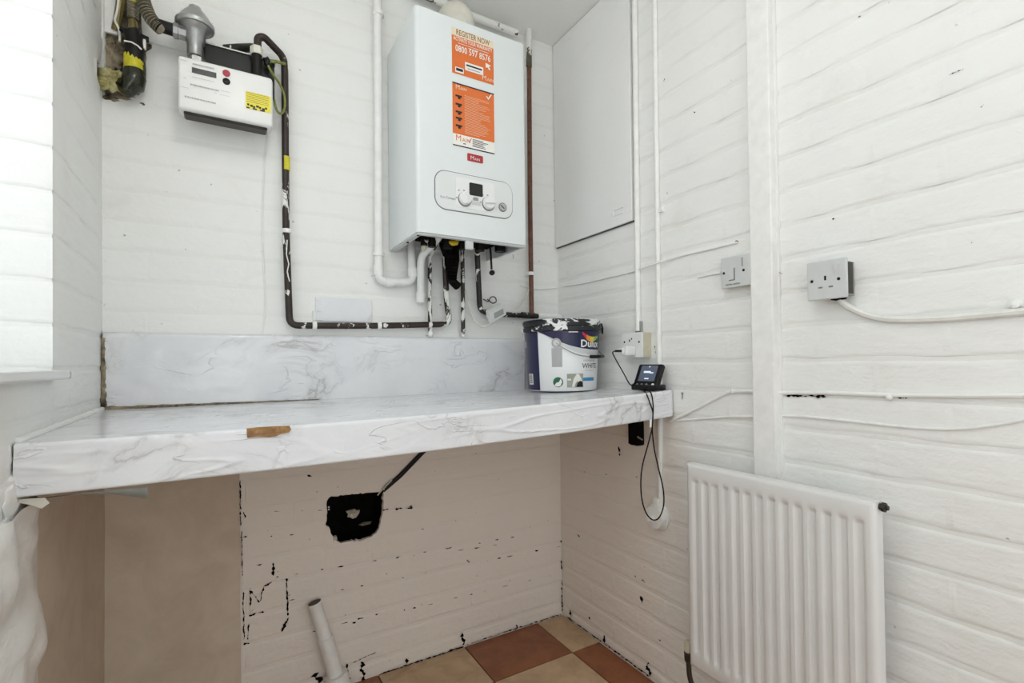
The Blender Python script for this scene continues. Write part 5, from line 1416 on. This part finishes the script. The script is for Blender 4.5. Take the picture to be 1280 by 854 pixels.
m = MB()
for q in range(7):
    z_ = tz(470 + q * 1.6); m.add([TS(tth(661), z_, 0.002), TS(tth(664.6), z_, 0.002), TS(tth(664.6), z_ + 0.0022, 0.002), TS(tth(661), z_ + 0.0022, 0.002)], [(0, 1, 2, 3)])
m.build('barcode', 'print_black', sb_, smooth=False)
patch('side_lettering', tth(657.2), tth(658.6), k_(tz(435)), k_(tz(427)), 'label_pale', 0.0012, 3)
hw = [TS(tth(x), tz(y), 0.008) for x, y in ((696, 430.5), (703, 436), (712, 441.5), (722, 445.5), (733, 447.5))]
MB().tube(smooth_path(hw, 5), 0.0019, 8).build('wire_handle', 'galvanised_steel', pt)
ge = [TS(tth(734), tz(447.5), 0.012), TS(tth(741), tz(447.5), 0.014), TS(1.15, tz(447.2), 0.016), TS(1.45, tz(447), 0.018)]
MB().tube(smooth_path(ge, 4), 0.0062, 10).build('handle_grip', 'black_plastic', pt)
MB().tube(smooth_path([TS(1.45, tz(447), 0.018), TS(1.75, tz(442), 0.012), TS(2.3, tz(430), 0.008), TS(2.9, tz(428), 0.006)], 5), 0.0019, 8).build('wire_handle', 'galvanised_steel', pt)
MB().tube([TS(1.35, TH + 0.018, 0.008), TS(1.42, TH + 0.002, 0.013), TS(1.45, TH - 0.018, 0.012)], 0.0035, 8).build('lid_tab', 'black_plastic', pt)
MB().tube([TS(tth(668.5), tz(411), 0.004), TS(tth(676), tz(417), 0.004)], 0.0016, 6).build('paint_drip', 'print_white', pt)
m = MB()
for i, (x, y) in enumerate(((652, 415), (653.5, 419), (656, 421))): m.lump(TS(tth(x), tz(y), 0.002), 0.006, 0.4, 1, (0.6, 0.6, 1.3), i)
m.build('paint_drip', 'print_white', pt)

# ------------------------------------------------------------------ radiator
RO = 0.10
ry1 = R(857, 580, RO).y; ry0 = R(1094, 627, RO).y
rz1 = (R(857, 580, RO).z + R(1094, 627, RO).z) / 2; rz0 = R(857, 829, RO).z
rad = thing('radiator', (-0.075, (ry0 + ry1) / 2, rz0), 'white panel radiator with vertical flutes on right wall', 'radiator')
NF = 14
Wd = ry1 - ry0; Hh = rz1 - rz0
marg_y = 0.016; pitch = (Wd - 2 * marg_y) / NF
def flute(y, z):
    """depth of the pressed channels"""
    t = (ry1 - marg_y - y) / pitch
    if t < 0 or t > NF: return 0.0
    f_ = t - math.floor(t)
    a = 0.5 - 0.5 * math.cos(2 * PI * f_)
    a = max(0.0, min(1.0, (a - 0.30) / 0.32)); a = a * a * (3 - 2 * a)
    e = min((rz1 - 0.040 - z) / 0.012, (z - rz0 - 0.040) / 0.016)
    return a * max(0.0, min(1.0, e))
ys = [ry1 - 0.010 - (Wd - 0.020) * i / (NF * 10) for i in range(NF * 10 + 1)]
zs = [rz0 + 0.010, rz0 + 0.030, rz0 + 0.040, rz0 + 0.046, rz0 + 0.052, rz0 + 0.056, rz0 + 0.09, (rz0 + rz1) / 2, rz1 - 0.09, rz1 - 0.054, rz1 - 0.052, rz1 - 0.048, rz1 - 0.044, rz1 - 0.040, rz1 - 0.030, rz1 - 0.010]
m = MB()
ny_, nz_ = len(ys), len(zs)
def xp(y, z): return -RO + 0.0 + 0.0075 * flute(y, z)
for y in ys:
    for z in zs: m.v.append(V((xp(y, z), y, z)))
for i in range(ny_ - 1):
    for j in range(nz_ - 1):
        a = i * nz_ + j; m.f.append((a, a + nz_, a + nz_ + 1, a + 1))
# rolled edge
edge = [i * nz_ for i in range(ny_)] + [(ny_ - 1) * nz_ + j for j in range(1, nz_)] + [i * nz_ + nz_ - 1 for i in range(ny_ - 2, -1, -1)] + [j for j in range(nz_ - 2, 0, -1)]
prev = edge
for ins, dx in ((0.004, 0.0015), (0.0085, 0.005), (0.010, 0.010), (0.010, 0.030)):
    cur_ = []
    for e in edge:
        p = m.v[e].copy()
        sy = 1 if p.y > ry1 - 0.0101 else (-1 if p.y < ry0 + 0.0101 else 0)
        sz = 1 if p.z > rz1 - 0.0101 else (-1 if p.z < rz0 + 0.0101 else 0)
        cur_.append(len(m.v)); m.v.append(V((-RO + dx, p.y + sy * ins, p.z + sz * ins)))
    n = len(edge)
    for k in range(n): m.f.append((prev[k], prev[(k + 1) % n], cur_[(k + 1) % n], cur_[k]))
    prev = cur_
m.f.append(tuple(prev))
m.build('front_panel', 'radiator_enamel', rad, angle=50)
for yy in (ry0 + 0.09, ry1 - 0.09): MB().box((-0.071, yy - 0.015, rz0 + 0.06), (-0.001, yy + 0.015, rz1 - 0.08)).build('wall_bracket', 'galvanised_steel', rad, smooth=False)
bz = R(1100, 633, 0.08)
MB().lathe([(0.007, 0), (0.007, 0.006), (0.010, 0.007), (0.010, 0.013), (0.005, 0.014), (0.005, 0.018)], V((-0.082, ry0 + 0.002, bz.z)), (0, -1, 0), 8).build('bleed_plug', 'dark_metal', rad, smooth=False)
yv = ry1 + 0.022
vz = R(848, 812, 0.075).z
vx = -0.075
MB().tube([(vx, ry1 - 0.004, vz), (vx, yv, vz)], 0.009, 10).build('valve_tail', 'dark_metal', rad)
MB().lathe([(0.008, -0.02), (0.012, -0.014), (0.013, 0.010), (0.010, 0.014)], (vx, yv, vz), (0, 0, 1), 12).build('valve_body', 'dark_metal', rad)
MB().lathe([(0.011, 0.012), (0.0115, 0.040), (0.010, 0.043), (0.002, 0.044)], (vx, yv, vz), (0, 0, 1), 14).build('valve_cap', 'cream_plastic', rad)
MB().tube([(vx, yv, vz - 0.018), (vx, yv - 0.001, vz - 0.06), (vx + 0.008, yv - 0.012, vz - 0.10), (vx + 0.01, yv - 0.015, 0.0)], 0.0075, 10, fillet=0.02).build('supply_pipe', 'dark_metal', rad)

# tiny print and crumbs that nobody could pick apart
for o in bpy.data.objects:
    if o.name.split('.')[0] in ('lettering', 'small_print', 'fine_print', 'serial_print', 'dial_print', 'print', 'barcode', 'screen_digits', 'picture_shape', 'dirty_sealant', 'rough_mortar', 'foam_lump', 'dark_gap', 'sealant_bead', 'lumpy_filler', 'paint_drip', 'cavity_side', 'pencil_mark', 'logo'):
        o['kind'] = 'stuff'
